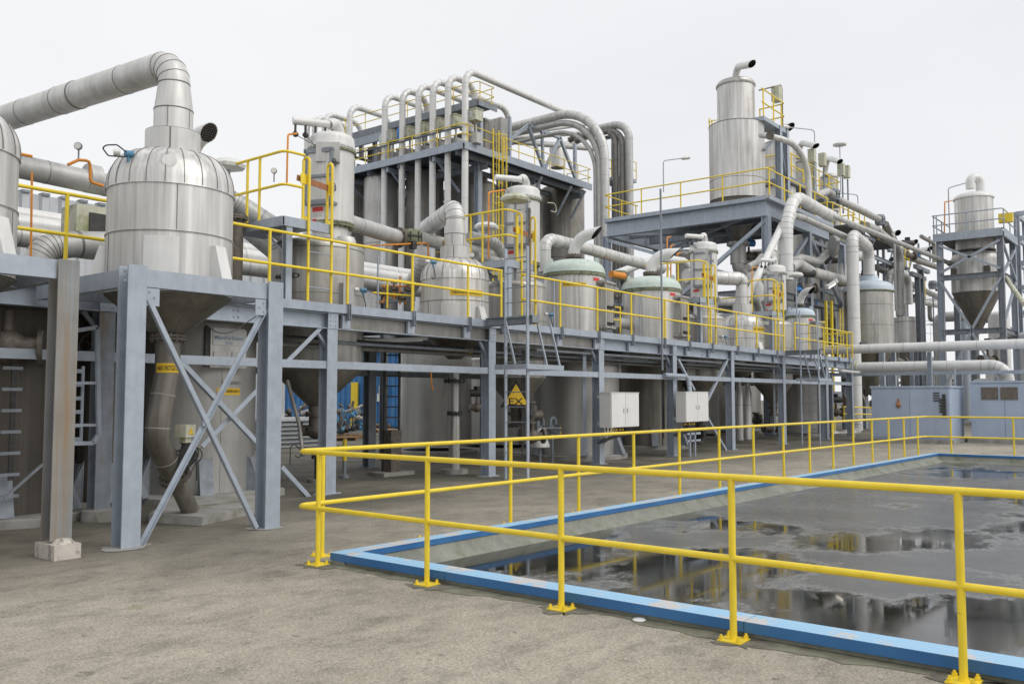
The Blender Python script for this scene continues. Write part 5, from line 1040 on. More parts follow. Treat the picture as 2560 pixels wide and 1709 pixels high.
m=MB(); m.bar((TX+.15,ty0+.3,TZ+1.0),(TX+.15,ty1+1,TZ+1.),.18,.05); solo('cable_tray',m,galvd,'narrow cable tray along the valve cabinets of the middle tower','cable tray')
for k,(px,py,mm,lab) in enumerate([(1000,335,valb,'blue actuator between the leftmost valve cabinets of the tower'),(956,352,green,'pale green regulator at the left of the tower cabinets')]): p=at(px,py,X=TX+.5); m=MB(); m.lathe((p.x,p.y),[(.12,p.z-.5),(.18,p.z-.3),(.2,p.z),(.2,p.z+.25),(.1,p.z+.4)],14); solo('actuator',m,mm,lab,'actuator')
# yellow caged ladders
c=at(1240,500,Y=31.4); L1=ladder('caged_ladder','tall yellow caged ladder up the middle tower','%s'%0 if 0 else (c.x,c.y),(1,0),6.,TZ+1.1,w=.5,m=yel,rm=yel,flat=False,sr=.04,sp=.45); cage(L1,(c.x,c.y),(0,-1),8.6,TZ+1.2,yel,sp=1.3)
c=at(1262,500,Y=31.6); L2=ladder('yellow_ladder','bright yellow twin rail ladder beside the caged ladder of the tower',(c.x,c.y),(1,0),5.5,TZ+.9,w=.35,m=yel,rm=yel,flat=True,sp=.6,cat='ladder')
# arched pipes at the right of the tower
AX=44.5
for i,(px,py,R,r,lab) in enumerate([(1513,282,2.4,.27,'largest of three arched pipes curving down at the right of the tower'),(1499,305,2.2,.20,'middle one of three arched pipes curving down at the right of the tower'),(1489,330,2.0,.13,'slimmest of three arched pipes curving down at the right of the tower')]):
    p=at(px,500,X=AX); zt=zz(py,(p.x,p.y+2.5))
    pipe(lab,[(AX,42.-i,zt),(AX,p.y,zt),(AX,p.y,3.)],r,R=R+1.,m=duct if i else dull,seam_=1.9,n=18,k=14)
for i,(px,py,r,lab) in enumerate([(1540,318,.20,'left'),(1557,320,.20,'middle'),(1574,305,.24,'right')]):
    p=at(px,500,X=46.5); zt=zz(py,p); pipe(lab+' one of three tall pipes with arched tops right of the tower',[(46.5-.0,p.y+3.5,zt-.2),(46.5,p.y+2.9,zt),(46.5,p.y,zt),(46.5,p.y,2.)],r,R=1.1,m=dpipe if i<2 else duct,seam_=2.,n=16,k=10)
p=at(1541,700,X=48.); m=MB(); col_(m,p.x,p.y,0,zz(345,p),.4,.4); t=root('steel_column','grey steel column with small round platform between the tall arched pipes','column',(p.x,p.y,0)); part('column',m,galv,t); z=zz(452,p)
m=MB(); m.b2((p.x-1.,p.y-1.2,z-.2),(p.x+.6,p.y+.6,z)); part('platform',m,galv,t); z2=zz(345,p); m=MB(); m.b2((p.x-1.2,p.y-.9,z2-.35),(p.x-1.,p.y+.6,z2-.15)); m.b2((p.x-1.2,p.y-.9,z2-.35),(p.x+.4,p.y-.75,z2-.15)); part('top_plate',m,galvd,t)
rail('platform_handrail','yellow handrail of the small platform between the arched pipes',[(p.x-1,p.y+.6,z),(p.x-1,p.y-1.2,z),(p.x+.6,p.y-1.2,z)],h=1.1,sp=1.2,r=.03)
# truss over the gangway and other ducts behind
t=root('roof_truss','grey steel truss above the right hand gangway of the middle tower','truss',(40,33.2,TZ)); m=MB()
P4=[at(x,y,Y=33.4) for x,y in ((1320,313),(1360,426),(1400,345),(1440,450),(1355,330),(1358,424),(1274,350))]
for a,b in ((0,1),(1,2),(2,3),(0,2),(6,0)): m.bar(P4[a],P4[b],.18,.18)
m.bar(P4[4],P4[5],.16,.16); m.bar(at(1437,360,Y=33.4),at(1438,450,Y=33.4),.2,.2); m.bar(at(1274,292,Y=33.),at(1274,400,Y=33.),.16,.16); part('truss',m,galv,t)
for i,(a,b,r,lab) in enumerate([((1260,345),(1500,330),.16,'upper of the crossing pipes behind the gangway truss'),((1240,350),(1490,372),.2,'lower of the crossing pipes behind the gangway truss'),((1330,330),(1470,310),.13,'slim crossing pipe above the gangway truss'),((1380,378),(1475,338),.27,'thick short pipe behind the gangway truss')]):
    pipe(lab,[at(*a,Y=36.+i*.3),at(*b,Y=35.+i*.3)],r,m=duct if i!=3 else dull,seam_=1.7)
p=vx(1395,36.,400); silo('pale round filter drum standing on the gangway of the middle tower',p[0],p[1],rw(38,p),zz(375,p),zz(420,p),zz(424,p),mt=dull,sm=(),cat='drum')
for k,(px,y0,y1,w) in enumerate(((1250,300,440,34),(1205,300,420,20))): c=vx(px,34.2,400); m=MB(); m.box((c[0],c[1],(zz(y0,c)+zz(y1,c))/2),(rw(w,c)*2,.9,zz(y0,c)-zz(y1,c))); solo('duct_housing',m,stain2,['wide','narrow'][k]+' brownish steel housing at the tower corner','housing')
# twin X braces white: lower lattice
# ================================================================ RIGHT TOWER: BIG SILO PLATFORM
RX=36.6; RY0=14.95; RY1=23.1; RZ=10.25
rt=root('silo_platform','high steel platform on columns carrying the big stainless silo','steel platform',(RX,RY0,0))
m=MB(); m.b2((RX,RY0,RZ-.06),(RX+8,20.6,RZ)); part('deck',m,grate,rt)
m=MB(); m.ibeam((RX,RY0,RZ-.4),(RX,RY1,RZ-.4),.3,.72); m.ibeam((RX,RY0,RZ-.4),(RX+8,RY0,RZ-.4),.3,.72); m.ibeam((RX+8,RY0,RZ-.6),(RX+19,RY0,RZ-.6),.16,.22); m.ibeam((RX,RY1,RZ-.4),(RX+8,RY1,RZ-.4),.3,.72); part('edge_beam',m,galv,rt)
m=MB(); m.chan((RX-.2,RY0-.1,RZ+.02),(RX-.2,RY1,RZ+.02),.1,.18,side=-1); m.chan((RX-.2,RY0-.2,RZ+.02),(RX+8,RY0-.2,RZ+.02),.1,.18); part('kick_channel',m,galv,rt)
for x in (RX+2,RX+4,RX+6): m=MB(); m.ibeam((x,RY0+.1,RZ-.35),(x,RY1-.1,RZ-.35),.2,.5); part('floor_beam',m,galvd,rt)
for x,y in ((RX,RY0),(RX+5,RY0),(RX+10,RY0),(RX,RY1),(RX+5,RY1)):
    m=MB(); col_(m,x,y,0,RZ-.7,.32,.32); part('column',m,galv,rt)
for a,b in (((RX,RY0+.1,RZ-1.),(RX,19.3,6.2)),((RX,RY1,RZ-.9),(RX,16.4,7.0)),((RX+5,RY0,9.3),(RX+.3,RY0,6.2)),((RX+5.3,RY0,9.3),(RX+10,RY0,6.2))): m=MB(); m.bar(a,b,.16,.16); part('brace',m,galv,rt)
m=MB(); m.ibeam((RX,RY0,6.2),(RX,RY1,6.2),.25,.3); m.ibeam((RX,RY0,6.2),(RX+16,RY0,6.2),.25,.3); m.ibeam((RX,RY0,4.6),(RX+16,RY0,4.6),.2,.26); part('tie_beam',m,galvd,rt)
for (a,b) in (((RX+.5,RY1,9.7),(RX+6,16,9.7)),((RX+6,RY1,9.7),(RX+.5,16,9.7))): m=MB(); m.bar(a,b,.12,.14); part('brace',m,galv,rt)
rail('platform_handrail','yellow handrail round the big silo platform',[(RX+3,RY1,RZ+.1),(RX-.2,RY1,RZ+.1),(RX-.2,RY0-.15,RZ+.1),(RX+7.6,RY0-.15,RZ+.1)],h=1.2,sp=2.05,r=.032)
sc_=vx(1842,17.6,400)
def bigsilo(lab,c,wlow,wup,ytop,ymid,ybot,ycone,ycb,goose,mt=stain_,gm_=offw,lidm=stain2,gr=.17):
    rl_,ru=rw(wlow,c),rw(wup,c); zt,zm,zb,zc,ze=zz(ytop,c),zz(ymid,c),zz(ybot,c),zz(ycone,c),zz(ycb,c)
    t=root('big_silo',lab,'silo',(c[0],c[1],ze)); m=MB(); m.lathe(c,[(rl_,zb),(rl_,zm-.02),(ru,zm)],48,False); m.mi=1; m.band(c,rl_,(zb+zm)/2-.9,.02,.006,48); m.band(c,rl_,zm-.02,.03,.012,48); m.mi=0; part('lower_shell',m,[mt,seam],t)
    m=MB(); m.lathe(c,[(ru,zm-.01),(ru,zt)],48,False); m.mi=1; m.band(c,ru,zm+.02,.02,.01,48); m.mi=0; part('upper_shell',m,[mt,seam],t)
    m=MB(); m.lathe(c,[(ru*1.04,zt-.14),(ru*1.06,zt-.10),(ru*1.06,zt-.04),(ru*1.0,zt-.02),(ru*.98,zt+.06)]+arc(ru*.98,zt+.06,.1,zt+.26,5)[1:],48); part('lid',m,lidm,t)
    m=MB(); m.lathe(c,[(rl_*.97,zb+.02),(rl_*.9,zb-.25),(rl_*.9,zc),(rl_*.16,ze)],40,False); part('hopper_cone',m,cone_,t)
    if goose: gooseneck(t,(c[0]+goose[3],c[1]),zt+.1,zz(goose[0],c),gr,at(goose[1],goose[2],Y=c[1]-1.7),gm_,cut=.6,R=gr*4.5)
    return t
BS=bigsilo('big stainless silo in two widths with a bent vent on the high platform',sc_,142,97,213,316,503,520,608,(168,1880,160,0.0))
m=MB(); m.lathe(sc_,[(.38,zz(660,sc_)),(.38,zz(612,sc_))],24); m.flange((sc_[0],sc_[1],zz(610,sc_)),(0,0,1),.55,w=.06); m.pipe([(sc_[0],sc_[1],zz(655,sc_)),(sc_[0],sc_[1],zz(675,sc_)),(sc_[0]+.8,sc_[1]-.6,zz(720,sc_)),(sc_[0]+2.,sc_[1]-1.2,zz(760,sc_))],.32,R=.8,n=20); solo('silo_outlet_pipe',m,stain2,'brownish outlet pipe below the cone of the big stainless silo','pipe')
c=vx(1945,18.1,450); bigsilo('second stainless silo half hidden right of the big silo',c,90,64,362,363,500,505,600,None,mt=stain_)
c=vx(2010,18.2,450); bigsilo('third silo with bent vent and yellow platform right of the big silo',c,66,60,410,411,520,530,600,(363,2040,365,-.9),mt=duct)
c=vx(2072,18.4,450); bigsilo('fourth silo with bent vent and yellow platform behind the long pipes',c,48,46,445,446,530,535,600,(398,2100,404,-.6),mt=duct)
c=vx(1945,20.,330); tt=root('vent_stack','tank vent with slanted mouth above the second silo','vent',(c[0],c[1],zz(330,c))); gooseneck(tt,(c[0],c[1]),zz(345,c),zz(322,c),.25,at(1975,318,Y=18.8),offw,cut=.6)
# extra vents further right
for k,(px,py,e,f,Y) in enumerate(((2228,600,2245,582,18.),(2262,622,2288,605,18.),(2296,640,2325,622,18.))):
    c=vx(px,Y,py); tt=root('vent_stack',['left','middle','right'][k]+' of three small slanted vents over the distant pipes','vent',(c[0],c[1],zz(py+25,c))); gooseneck(tt,c,zz(py+25,c),zz(py-14,c),.2,at(e,f,Y=Y-1.3),offw,cut=.6)
# structure between silo 1 and 2, top gallery
g=root('silo_gallery','small grey steel gallery at the shoulder of the big silo','gallery',(RX+5.5,17,RZ)); gx=at(1950,330,Y=16.2)
z1=zz(318,(gx.x,gx.y)); m=MB(); m.b2((gx.x-2.2,16.1,z1-.2),(gx.x+.5,17.6,z1)); part('deck',m,galv,g)
for x in (gx.x-.2,gx.x+.7): m=MB(); col_(m,x,16.2,RZ,z1,.28,.28); part('column',m,galv,g)
m=MB(); m.bar((gx.x-.1,16.2,z1-.5),(gx.x+.7,16.2,z1-2.6),.1,.1); m.bar((gx.x-2,16.2,z1-1.6),(gx.x-.1,16.2,z1-.4),.1,.1); m.bar((gx.x-2.2,16.2,z1-4.2),(gx.x+.7,16.2,z1-3.9),.12,.2); part('brace',m,galvd,g)
rail('gallery_handrail','yellow handrail of the gallery at the shoulder of the big silo',[(gx.x-2.3,16.15,z1),(gx.x+.5,16.15,z1),(gx.x+.6,17.5,z1)],h=1.3,sp=1.2,r=.035)
# small box on bent pole on top
p=at(1957,320,Y=16.5); t=root('antenna_box','grey box hanging from a bent thin pole above the big silo gallery','box',p); m=MB(); q=[p,V((p.x,p.y,zz(212,p))),at(1898,226,Y=16.5)]; m.pipe(q,.035,R=.2,n=8,k=3); part('pole',m,darkb,t); m=MB(); e=at(1942,236,Y=16.4); m.box(e,(.45,.4,.75)); part('box',m,mossw,t)
for k,(px,py) in enumerate(((2030,390),(2056,400),(2103,425),(2116,430))):
    c=at(px,py,Y=17.); t=root('equipment_box',['first','second','third','fourth'][k]+' of four pale equipment boxes on thin posts over the far silos','box',(c.x,c.y,c.z-2.)); m=MB(); m.box(c,(.36,.36,.75)); part('box',m,mossw,t); m=MB(); m.cyl((c.x+.2,c.y,c.z-2.6),(c.x+.2,c.y,c.z-.4),.05,8); part('post',m,galvd,t)
# caged ladder left of the big silo
c=at(1778,400,Y=20.); L3=ladder('caged_ladder','yellow caged ladder on the left flank of the big silo',(c.x,c.y),(1,0),RZ+1.,zz(298,c),w=.3,m=yel,rm=yel,flat=False,sr=.035,sp=.5); cage(L3,(c.x,c.y),(0,-1),zz(305,c)-.1,zz(298,c),yel,sp=2,r=.4)
# far gallery rails over silos 3 and 4
for k,(px0,px1,py,Y) in enumerate(((1975,2040,440,17.),(2045,2100,478,17.2),(2080,2140,560,16.5))):
    a=at(px0,py,Y=Y); b=at(px1,py,Y=Y); rail('gallery_handrail',['left','middle','lower right'][k]+' yellow handrail of the small galleries on the far silos',[(a.x,Y+1.6,a.z),(a.x,Y,a.z),(b.x,Y,a.z),(b.x,Y+1.5,a.z)],h=1.25,sp=1.6,r=.035)
    m=MB(); m.b2((a.x,Y,a.z-.3),(b.x,Y+1.6,a.z)); solo('gallery_deck',m,galvd,['left','middle','lower right'][k]+' grey gallery deck on the far silos','gallery')
# street type lamps
for lab,px,y0,y1,arm,Y in (('slender lamp with long head at the left of the big silo platform',1659,480,402,(1.1,-.5,.28),22.9),('slender bent lamp left facing above the third silo',2039,460,325,(-1.3,.9,0),17.),('round headed white lamp post over the fourth silo',2102,480,365,None,17.),('slender bent lamp farthest right on the silo row',2145,510,487,(-1.6,1.,0),17.)):
    c=at(px,y0,Y=Y); mushroom_lamp(lab,c.x,c.y,c.z,zz(y1,(c.x,c.y)),r=.42,arm=arm,pm=galv)
# dark mass of vessels and pipes under the platform
for k,(px,Y,w,y0,y1,ze) in enumerate(((1905,19.,110,640,800,900),(2000,19.5,110,600,820,900),(2085,19.,90,560,800,900),(1720,22.,60,640,760,800))):
    c=vx(px,Y,750); silo(['left','middle','right','small left'][k]+' dark vessel in the shade under the silo row',c[0],c[1],rw(w,c),zz(y0,c),zz(y1,c),max(.5,zz(ze,c)),mt=lower,sm=())
# ---------------- long and curved pipes of the right part
def ap(lab,pp,r,R=.6,m=duct,seam_=1.3,fl=(),Y=None,n=18):
    pts=[at(a[0],a[1],Y=(a[2] if len(a)>2 else Y)) for a in pp]; 
    return pipe(lab,pts,r,R=R,m=m,seam_=seam_,n=n,fl=[(pts[i],d) for i,d in fl],k=10)
ap('smooth pipe arching from the big silo shoulder down to the long pipes',[(1903,338,16.),(1925,339,15.2),(1990,360,14.8),(2020,420,14.7),(2023,506,14.7)],.14,R=3.,m=dull,seam_=None,fl=[(1,(1,-.1,0))])
ap('white clad pipe rising beside the farthest filter and bending over to the long run',[(1967,700,13.9),(1966,560,13.9),(1985,488,13.9),(2052,527,13.9),(2080,541,13.9)],.27,R=1.6,m=offw,seam_=.7)
ap('long straight pale pipe running from the bend down to the hopper silo',[(2050,527,13.9),(2374,658,11.9)],.125,m=duct,seam_=4.,fl=[(1,(1,-.3,-.1))])
ap('second long pipe below, starting at a short flexible bend',[(1972,560,13.8),(1985,538,13.8),(2010,545,13.8),(2115,592,13.6),(2165,600,13.4)],.14,R=.5,m=duct,seam_=3.)
ap('pale slanting pipe crossing before the silo platform column',[(1840,805,13.6),(1955,562,14.2)],.15,m=offw,seam_=None)
ap('grey pipe with swan neck under the silo platform',[(1978,655,14.6),(2000,645,14.6),(2045,655,14.6),(2075,625,14.6),(2090,600,14.6)],.2,R=1.2,m=duct,seam_=None)
ap('thick grey pipe starting at a swan neck and running right to the upright pipe',[(1975,668,14.1),(1993,658,14.1),(2030,680,14.),(2128,706,13.8)],.24,R=.8,m=duct,seam_=2.4)
ap('upper pipe with valve boxes along the silo row',[(2040,490,15.),(2070,478,15.),(2095,499,15.),(2145,522,15.),(2196,548,15.)],.19,R=.8,m=duct,seam_=2.)
ap('dark curved pipe at the end of the upper pipe run',[(2213,560,15.),(2222,580,15.),(2240,610,15.)],.22,R=.8,m=dpipe,seam_=None)
ap('fat grey pipe dipping behind the upright bent pipe towards the far tower',[(2155,560,16.),(2200,600,16.),(2260,640,16.),(2350,670,16.)],.2,R=2.,m=dpipe,seam_=3.)
ap('fat pale pipe with overlapping sleeves sloping over the tall bend',[(2165,565,15.),(2190,575,15.),(2240,615,15.),(2250,640,15.),(2250,790,15.)],.25,R=1.6,m=duct,seam_=1.1)
ap('grey elbow pipe left of the tall twin pipe',[(2150,640,15.),(2110,640,15.),(2104,700,15.),(2104,860,15.)],.28,R=.9,m=dull,seam_=1.)
ap('smaller bent pipe behind right of the blue domed tank',[(2222,720,15.6),(2222,690,15.6),(2240,676,15.6),(2270,690,15.6),(2272,760,15.6)],.26,R=.8,m=dull,seam_=.5)
ap('horizontal pipe at mid height behind the blue domed tank',[(2190,668,16.),(2350,745,16.)],.2,m=dpipe,seam_=2.5)
ap('pale horizontal pipe right of the blue domed tank',[(2280,745,16.),(2345,760,16.)],.3,m=offw,seam_=1.5)
for k,(px,py,Y,w) in enumerate(((2085,487,15.,30),(2200,550,15.,26),(2298,700,16.,22),(2332,712,16.,22))): drumvalve(['first','second','third','fourth'][k]+' of four drum valves along the far pipe runs',px,py,Y,w,.6,galvd)
c=at(2080,615,Y=14.3); m=MB(); m.cyl(c,c+V((.1,-.1,0)),.5,28); m.mi=1; m.cyl(c+V((.1,-.1,0)),c+V((.13,-.13,0)),.12,12); solo('blind_disc',m,[duct,red],'round grey disc plate at the end of a pipe under the silo row','disc')
# tall twin pipe (inverted U) in front
cL_=at(2141,1050,Y=13.05); cR_=at(2173,690,Y=13.6); r=rw(32,(cL_.x,cL_.y)); zt=zz(585,(cL_.x,cL_.y))
t=root('tall_bent_duct','tall pale duct rising, bending over and dropping to the pale blue dome','duct',(cL_.x,cL_.y,.3)); m=MB(); m.pipe([(cL_.x+.0,cL_.y,zz(1075,(cL_.x,cL_.y))),(cL_.x,cL_.y,zt),(cR_.x,cR_.y,zt),(cR_.x,cR_.y,zz(688,(cR_.x,cR_.y)))],r,R=.62,n=26,k=9,seam=1.55,off=.35); part('tube',m,[offw,seam],t)
m=MB(); q=zz(1075,(cL_.x,cL_.y)); m.pipe([(cL_.x,cL_.y,q+.3),(cL_.x,cL_.y,q-.1),(cL_.x-.7,cL_.y+.5,q-.35),(cL_.x-1.4,cL_.y+1.,q-.2)],r*1.02,R=.6,n=24,k=8,seam=.2); part('bottom_elbow',m,[dull,seam],t)
m=MB(); m.cyl((cL_.x-.05,cL_.y-r*.7,zz(865,cL_)),(cL_.x+.3,cL_.y-r-.12,zz(865,cL_)),.2,18); part('blind_cap',m,dark,t)
c=vx(2174,13.7,800); r=rw(121,c); t=root('domed_tank','big weathered tank with pale blue dome beside the tall bent duct','tank',(c[0],c[1],zz(980,c))); m=MB(); m.lathe(c,[(r,zz(868,c)),(r,zz(728,c))],48,False); m.mi=1; [m.band(c,r,zz(y,c),.02,.004,48) for y in (765,815)]; m.mi=0; part('shell',m,[lower if 0 else stain2,seam],t)
m=MB(); m.lathe(c,[(r*1.05,zz(731,c)),(r*1.05,zz(720,c))]+arc(r*1.03,zz(720,c),.3,zz(703,c),8)[1:],48); part('domed_lid',m,pblue,t); m=MB(); m.lathe(c,[(r*1.02,zz(734,c)),(r*1.06,zz(731,c)),(r*1.05,zz(729,c))],48,False); part('rim_flange',m,mossf,t)
m=MB(); m.lathe(c,[(.2,max(.6,zz(985,c))),(r*.99,zz(868,c))],40); part('hopper_cone',m,cone_,t); m=MB(); m.lathe(c,[(.5,zz(704,c)),(.45,zz(690,c))],20); part('neck',m,pblue,t)
for q in (.6,2.2,3.9,5.4): m=MB(); col_(m,c[0]+r*1.02*math.cos(q),c[1]+r*1.02*math.sin(q),0,zz(868,c),.24,.24); part('leg',m,galv,t)
c=vx(2262,14.6,800); r=rw(56,c); t=root('small_tank','short bright steel tank with flat top right of the blue domed tank','tank',(c[0],c[1],zz(985,c))); m=MB(); m.lathe(c,[(r,zz(870,c)),(r,zz(797,c)),(r*.98,zz(793,c)),(.1,zz(790,c))],40); m.mi=1; m.band(c,r,zz(805,c),.03,.01,40); m.mi=0; part('shell',m,[stain_,seam],t); m=MB(); m.lathe(c,[(.15,max(.5,zz(985,c))),(r*.99,zz(870,c))],36); part('hopper_cone',m,cone_,t)
for q in (.6,2.2,3.9,5.4): m=MB(); col_(m,c[0]+r*1.05*math.cos(q),c[1]+r*1.05*math.sin(q),0,zz(870,c),.2,.2); part('leg',m,galv,t)
# long horizontal pipes crossing to the right
pipe('long straight pale pipe crossing to the right edge above the blue containers',[(38.3,14.6,3.68),(38.3,-3,3.66)],.19,m=offw,seam_=1.35,n=22)
t=root('long_pipe','mossy pale pipe above the containers ending in a downward elbow','pipe',(39.5,12.4,2.9)); m=MB(); m.pipe([(39.5,12.9,2.92),(39.5,6.35,2.9),(39.5,6.35,1.4)],.235,R=.62,n=24,k=10,seam=1.25); part('tube',m,[offw,seam],t); m=MB(); m.cyl((39.5,12.5,2.92),(39.5,12.1,2.92),.29,22); part('sleeve',m,mossw,t)
rk=root('pipe_support','slim steel pipe support with long channel over the blue containers','pipe support',(38.9,8.2,0))
m=MB(); m.chan((38.9,13.3,2.62),(38.9,-3,2.62),.12,.14); part('channel',m,galv,rk)
for y in (9.03,12.3,3.5,13.05): m=MB(); col_(m,38.75,y,0,3.5 if y==9.03 else 2.6,.16,.16); part('post',m,galv,rk)
m=MB(); q=at(2386,920,X=38.2); m.cyl((q.x,q.y,0),(q.x,q.y,q.z),.045,10); m.cyl((q.x,q.y,0),(q.x,q.y,.05),.12,10); solo('thin_post',m,galv,'thin grey post standing at the right end of the first blue container','post')
# pipe behind the end of the deck with yellow posts
for k,px in enumerate((2072,2086)): c=at(px,1100,Y=14.5); m=MB(); m.bar((c.x,c.y,.0),(c.x,c.y,zz(752,(c.x,c.y))),.16,.10); solo('yellow_post',m,yel,['left','right'][k]+' one of two tall yellow flat posts behind the end of the deck','post')
c=at(2045,990,Y=13.9); L5=ladder('caged_ladder','yellow caged ladder behind the end of the deck',(c.x,c.y+.3),(1,0),3.3,zz(775,c),w=.5,m=yel,rm=yel,flat=False,sr=.03,sp=.35); cage(L5,(c.x,c.y+.3),(0,-1),4.0,zz(780,c),yel,sp=1.,r=.35)
c=at(2108,990,Y=14.4); ladder('yellow_ladder','plain yellow ladder right of the yellow flat posts',(c.x,c.y),(1,0),3.0,zz(772,c),w=.4,m=yel,rm=yel,flat=False,sr=.03,sp=.4)
m=MB(); a=at(2075,978,Y=13.2); b=at(2106,1012,Y=13.2); m.b2((a.x-.6,a.y,b.z),(b.x,a.y+.4,a.z)); solo('grey_panel',m,galvd,'dull grey panel box standing below the end of the deck','panel')
rail('handrail','low yellow rails beside the bottom elbow of the tall duct',[at(2108,1052,Y=12.6)-V((0,0,.0)),at(2192,1052,Y=12.6)],h=.62,posts=[at(2110,1052,Y=12.6)],r=.03) 
for k,(px,py,Y,r,am) in enumerate(((2180,980,14.,.14,dark),(2200,1010,14.,.18,None),(2130,1000,13.6,.2,dark),(2270,640,15.5,.2,dark),(2245,905,13.,.18,None),(2105,712,14.6,.07,oran),(2000,745,14.2,.09,valb),(1872,640,17.4,.15,valb),(2020,720,14.,.16,dark),(2470,900,10.,.2,dark))):
    valve(['dark valve below the blue domed tank','flanged valve below the blue domed tank','dark valve left of the tall duct foot','dark valve under the far bend','flanged valve near the short bright tank','orange handled valve near the lit lamp','blue motor valve under the silo platform','big blue motor under the cone of the big silo','dark valve left of the lit lamp','dark valve behind the right container'][k],at(px,py,Y=Y),ax=(.8,-.6,0),r=r,act=am,seed=60+k)
# ================================================================ BLUE GREY CONTAINERS
def container(lab,x0,y0,x1,y1,h,px=None,vent=False):
    t=root('equipment_container',lab,'container',(x0,y0,0)); m=MB(); m.b2((x0,y0,.14),(x1,y1,h)); part('shell',m,bluem,t)
    m=MB(); m.b2((x0-.04,y0-.04,h),(x1+.04,y1+.04,h+.07)); part('roof',m,bluem,t); m=MB(); m.b2((x0-.12,y0-.12,0),(x1+.12,y1+.12,.14)); part('plinth',m,conc,t)
    k=max(2,int((y1-y0)/.95)); w=(y1-y0)/k
    for j in range(k): m=MB(); m.b2((x0-.02,y0+j*w+.012,.2),(x0-.002,y0+(j+1)*w-.012,h-.05)); part('panel',m,bluem,t)
    return t
k1=container('first blue grey steel container with small rusty plate and louvres',33.95,7.3,36.1,9.95,1.98)
m=MB(); [m.b2((33.90,7.62,1.5+j*.09),(33.93,7.82,1.54+j*.09)) for j in range(4)]; part('louvre',m,dark,k1); m=MB(); m.lathe((33.91,9.0),[(.02,1.25),(.1,1.35),(.05,1.45),(.02,1.6)],8); part('rust_patch',m,plank,k1)
m=MB(); 
for j in range(5): m.cyl((33.88,7.40,1.1+j*.12),(33.88,7.62,1.15+j*.1),.03,8); 
m.b2((33.86,7.42,.95),(33.93,7.52,1.75)); part('switchgear',m,dark,k1)
k2=container('second blue grey steel container with rusty windows at the right edge',35.6,1.5,38.,6.95,2.16)
for j in range(2): m=MB(); m.b2((35.56,6.05-j*.62,1.55),(35.59,6.6-j*.62,2.0)); part('window',m,darkb,k2)
# ================================================================ HOPPER SILO TOWER (right)
HX=55.; HY0=9.0; HY1=12.1; HZ=10.85
ht=root('hopper_tower','braced steel tower holding the conical hopper silo at the right','steel tower',(HX,HY0,0))
for x,y in ((HX,HY0),(HX,HY1),(HX+4,HY0),(HX+4,HY1)): m=MB(); col_(m,x,y,0,HZ-.1,.32,.32); part('column',m,galv if (x,y)!=(HX,HY0) else galvd,ht)
m=MB(); m.b2((HX-.2,HY0-.2,HZ-.08),(HX+4.2,HY1+.3,HZ)); part('deck',m,grate,ht)
m=MB(); m.chan((HX-.2,HY0-.2,HZ-.05),(HX-.2,HY1+.3,HZ-.05),.1,.45,side=-1); m.chan((HX-.2,HY0-.2,HZ-.05),(HX+4.2,HY0-.2,HZ-.05),.1,.45,side=1); part('edge_beam',m,galv,ht)
for y_,nm in ((883,0),(690,0),(820,0)): pass
z1=zz(690,(HX,10.5)); z2=zz(828,(HX,10.5)); z3=zz(1010,(HX,10.5))
for z in (z1,z2): m=MB(); m.ibeam((HX,HY0,z),(HX,HY1,z),.25,.3); m.ibeam((HX,HY0,z),(HX+4,HY0,z),.2,.3); part('ring_beam',m,galvd,ht)
zA=HZ-.5
for a,b in (((HX-.1,HY1,zA),(HX-.1,HY0,z1+.3)),((HX-.1,HY0,zA),(HX-.1,HY1,z1+.3)),((HX-.1,HY1,z1-.2),(HX-.1,10.55,z2+.1)),((HX-.1,HY0,z1-.2),(HX-.1,10.55,z2+.1)),((HX-.1,10.55,z2),(HX-.1,HY1,2.)),((HX-.1,10.55,z2),(HX-.1,HY0,2.)),((HX,HY0-.1,zA),(HX+4,HY0-.1,z1)),((HX+4,HY0-.1,z1),(HX,HY0-.1,z2+.5)),((HX,HY0-.1,z1),(HX+4,HY0-.1,zA))): m=MB(); m.bar(a,b,.13,.13,up=(1,0,0)); part('brace',m,galv,ht)
rail('tower_handrail','grey handrail round the top deck of the hopper silo tower',[(HX-.2,HY1+.3,HZ+.1),(HX-.2,HY0-.2,HZ+.1),(HX+4.2,HY0-.2,HZ+.1)],h=1.15,sp=1.9,r=.035,m=galv)
rail('tower_handrail','rear grey handrail of the hopper silo tower',[(HX-.2,HY1+.3,HZ+.1),(HX+4.2,HY1+.3,HZ+.1)],h=1.15,sp=1.9,r=.035,m=galv)
c=(HX+2.1,HY0+1.62); c=vx(2437,HY0+1.62,600); ru=rw(100,c); rl_=rw(128,c)
t=root('hopper_silo','stainless hopper silo with domed lid and long cone in the right hand tower','silo',(c[0],c[1],zz(830,c))); m=MB(); m.lathe(c,[(ru,zz(628,c)),(ru,zz(497,c))],44,False); m.mi=1; m.band(c,ru,zz(628,c),.08,.06,44); m.mi=0; part('upper_shell',m,[stain_,seam],t)
m=MB(); m.lathe(c,[(rl_,zz(732,c)),(rl_,zz(655,c))]+arc(rl_,zz(655,c),ru*.98,zz(632,c),6)[1:],44,False); part('lower_shell',m,[stain_],t)
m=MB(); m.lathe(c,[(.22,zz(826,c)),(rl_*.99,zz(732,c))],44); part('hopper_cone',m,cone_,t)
m=MB(); m.lathe(c,[(ru*1.06,zz(499,c)),(ru*1.06,zz(495,c))]+arc(ru*1.03,zz(495,c),.1,zz(481,c),8)[1:],44); lid=part('lid',m,offw,t)
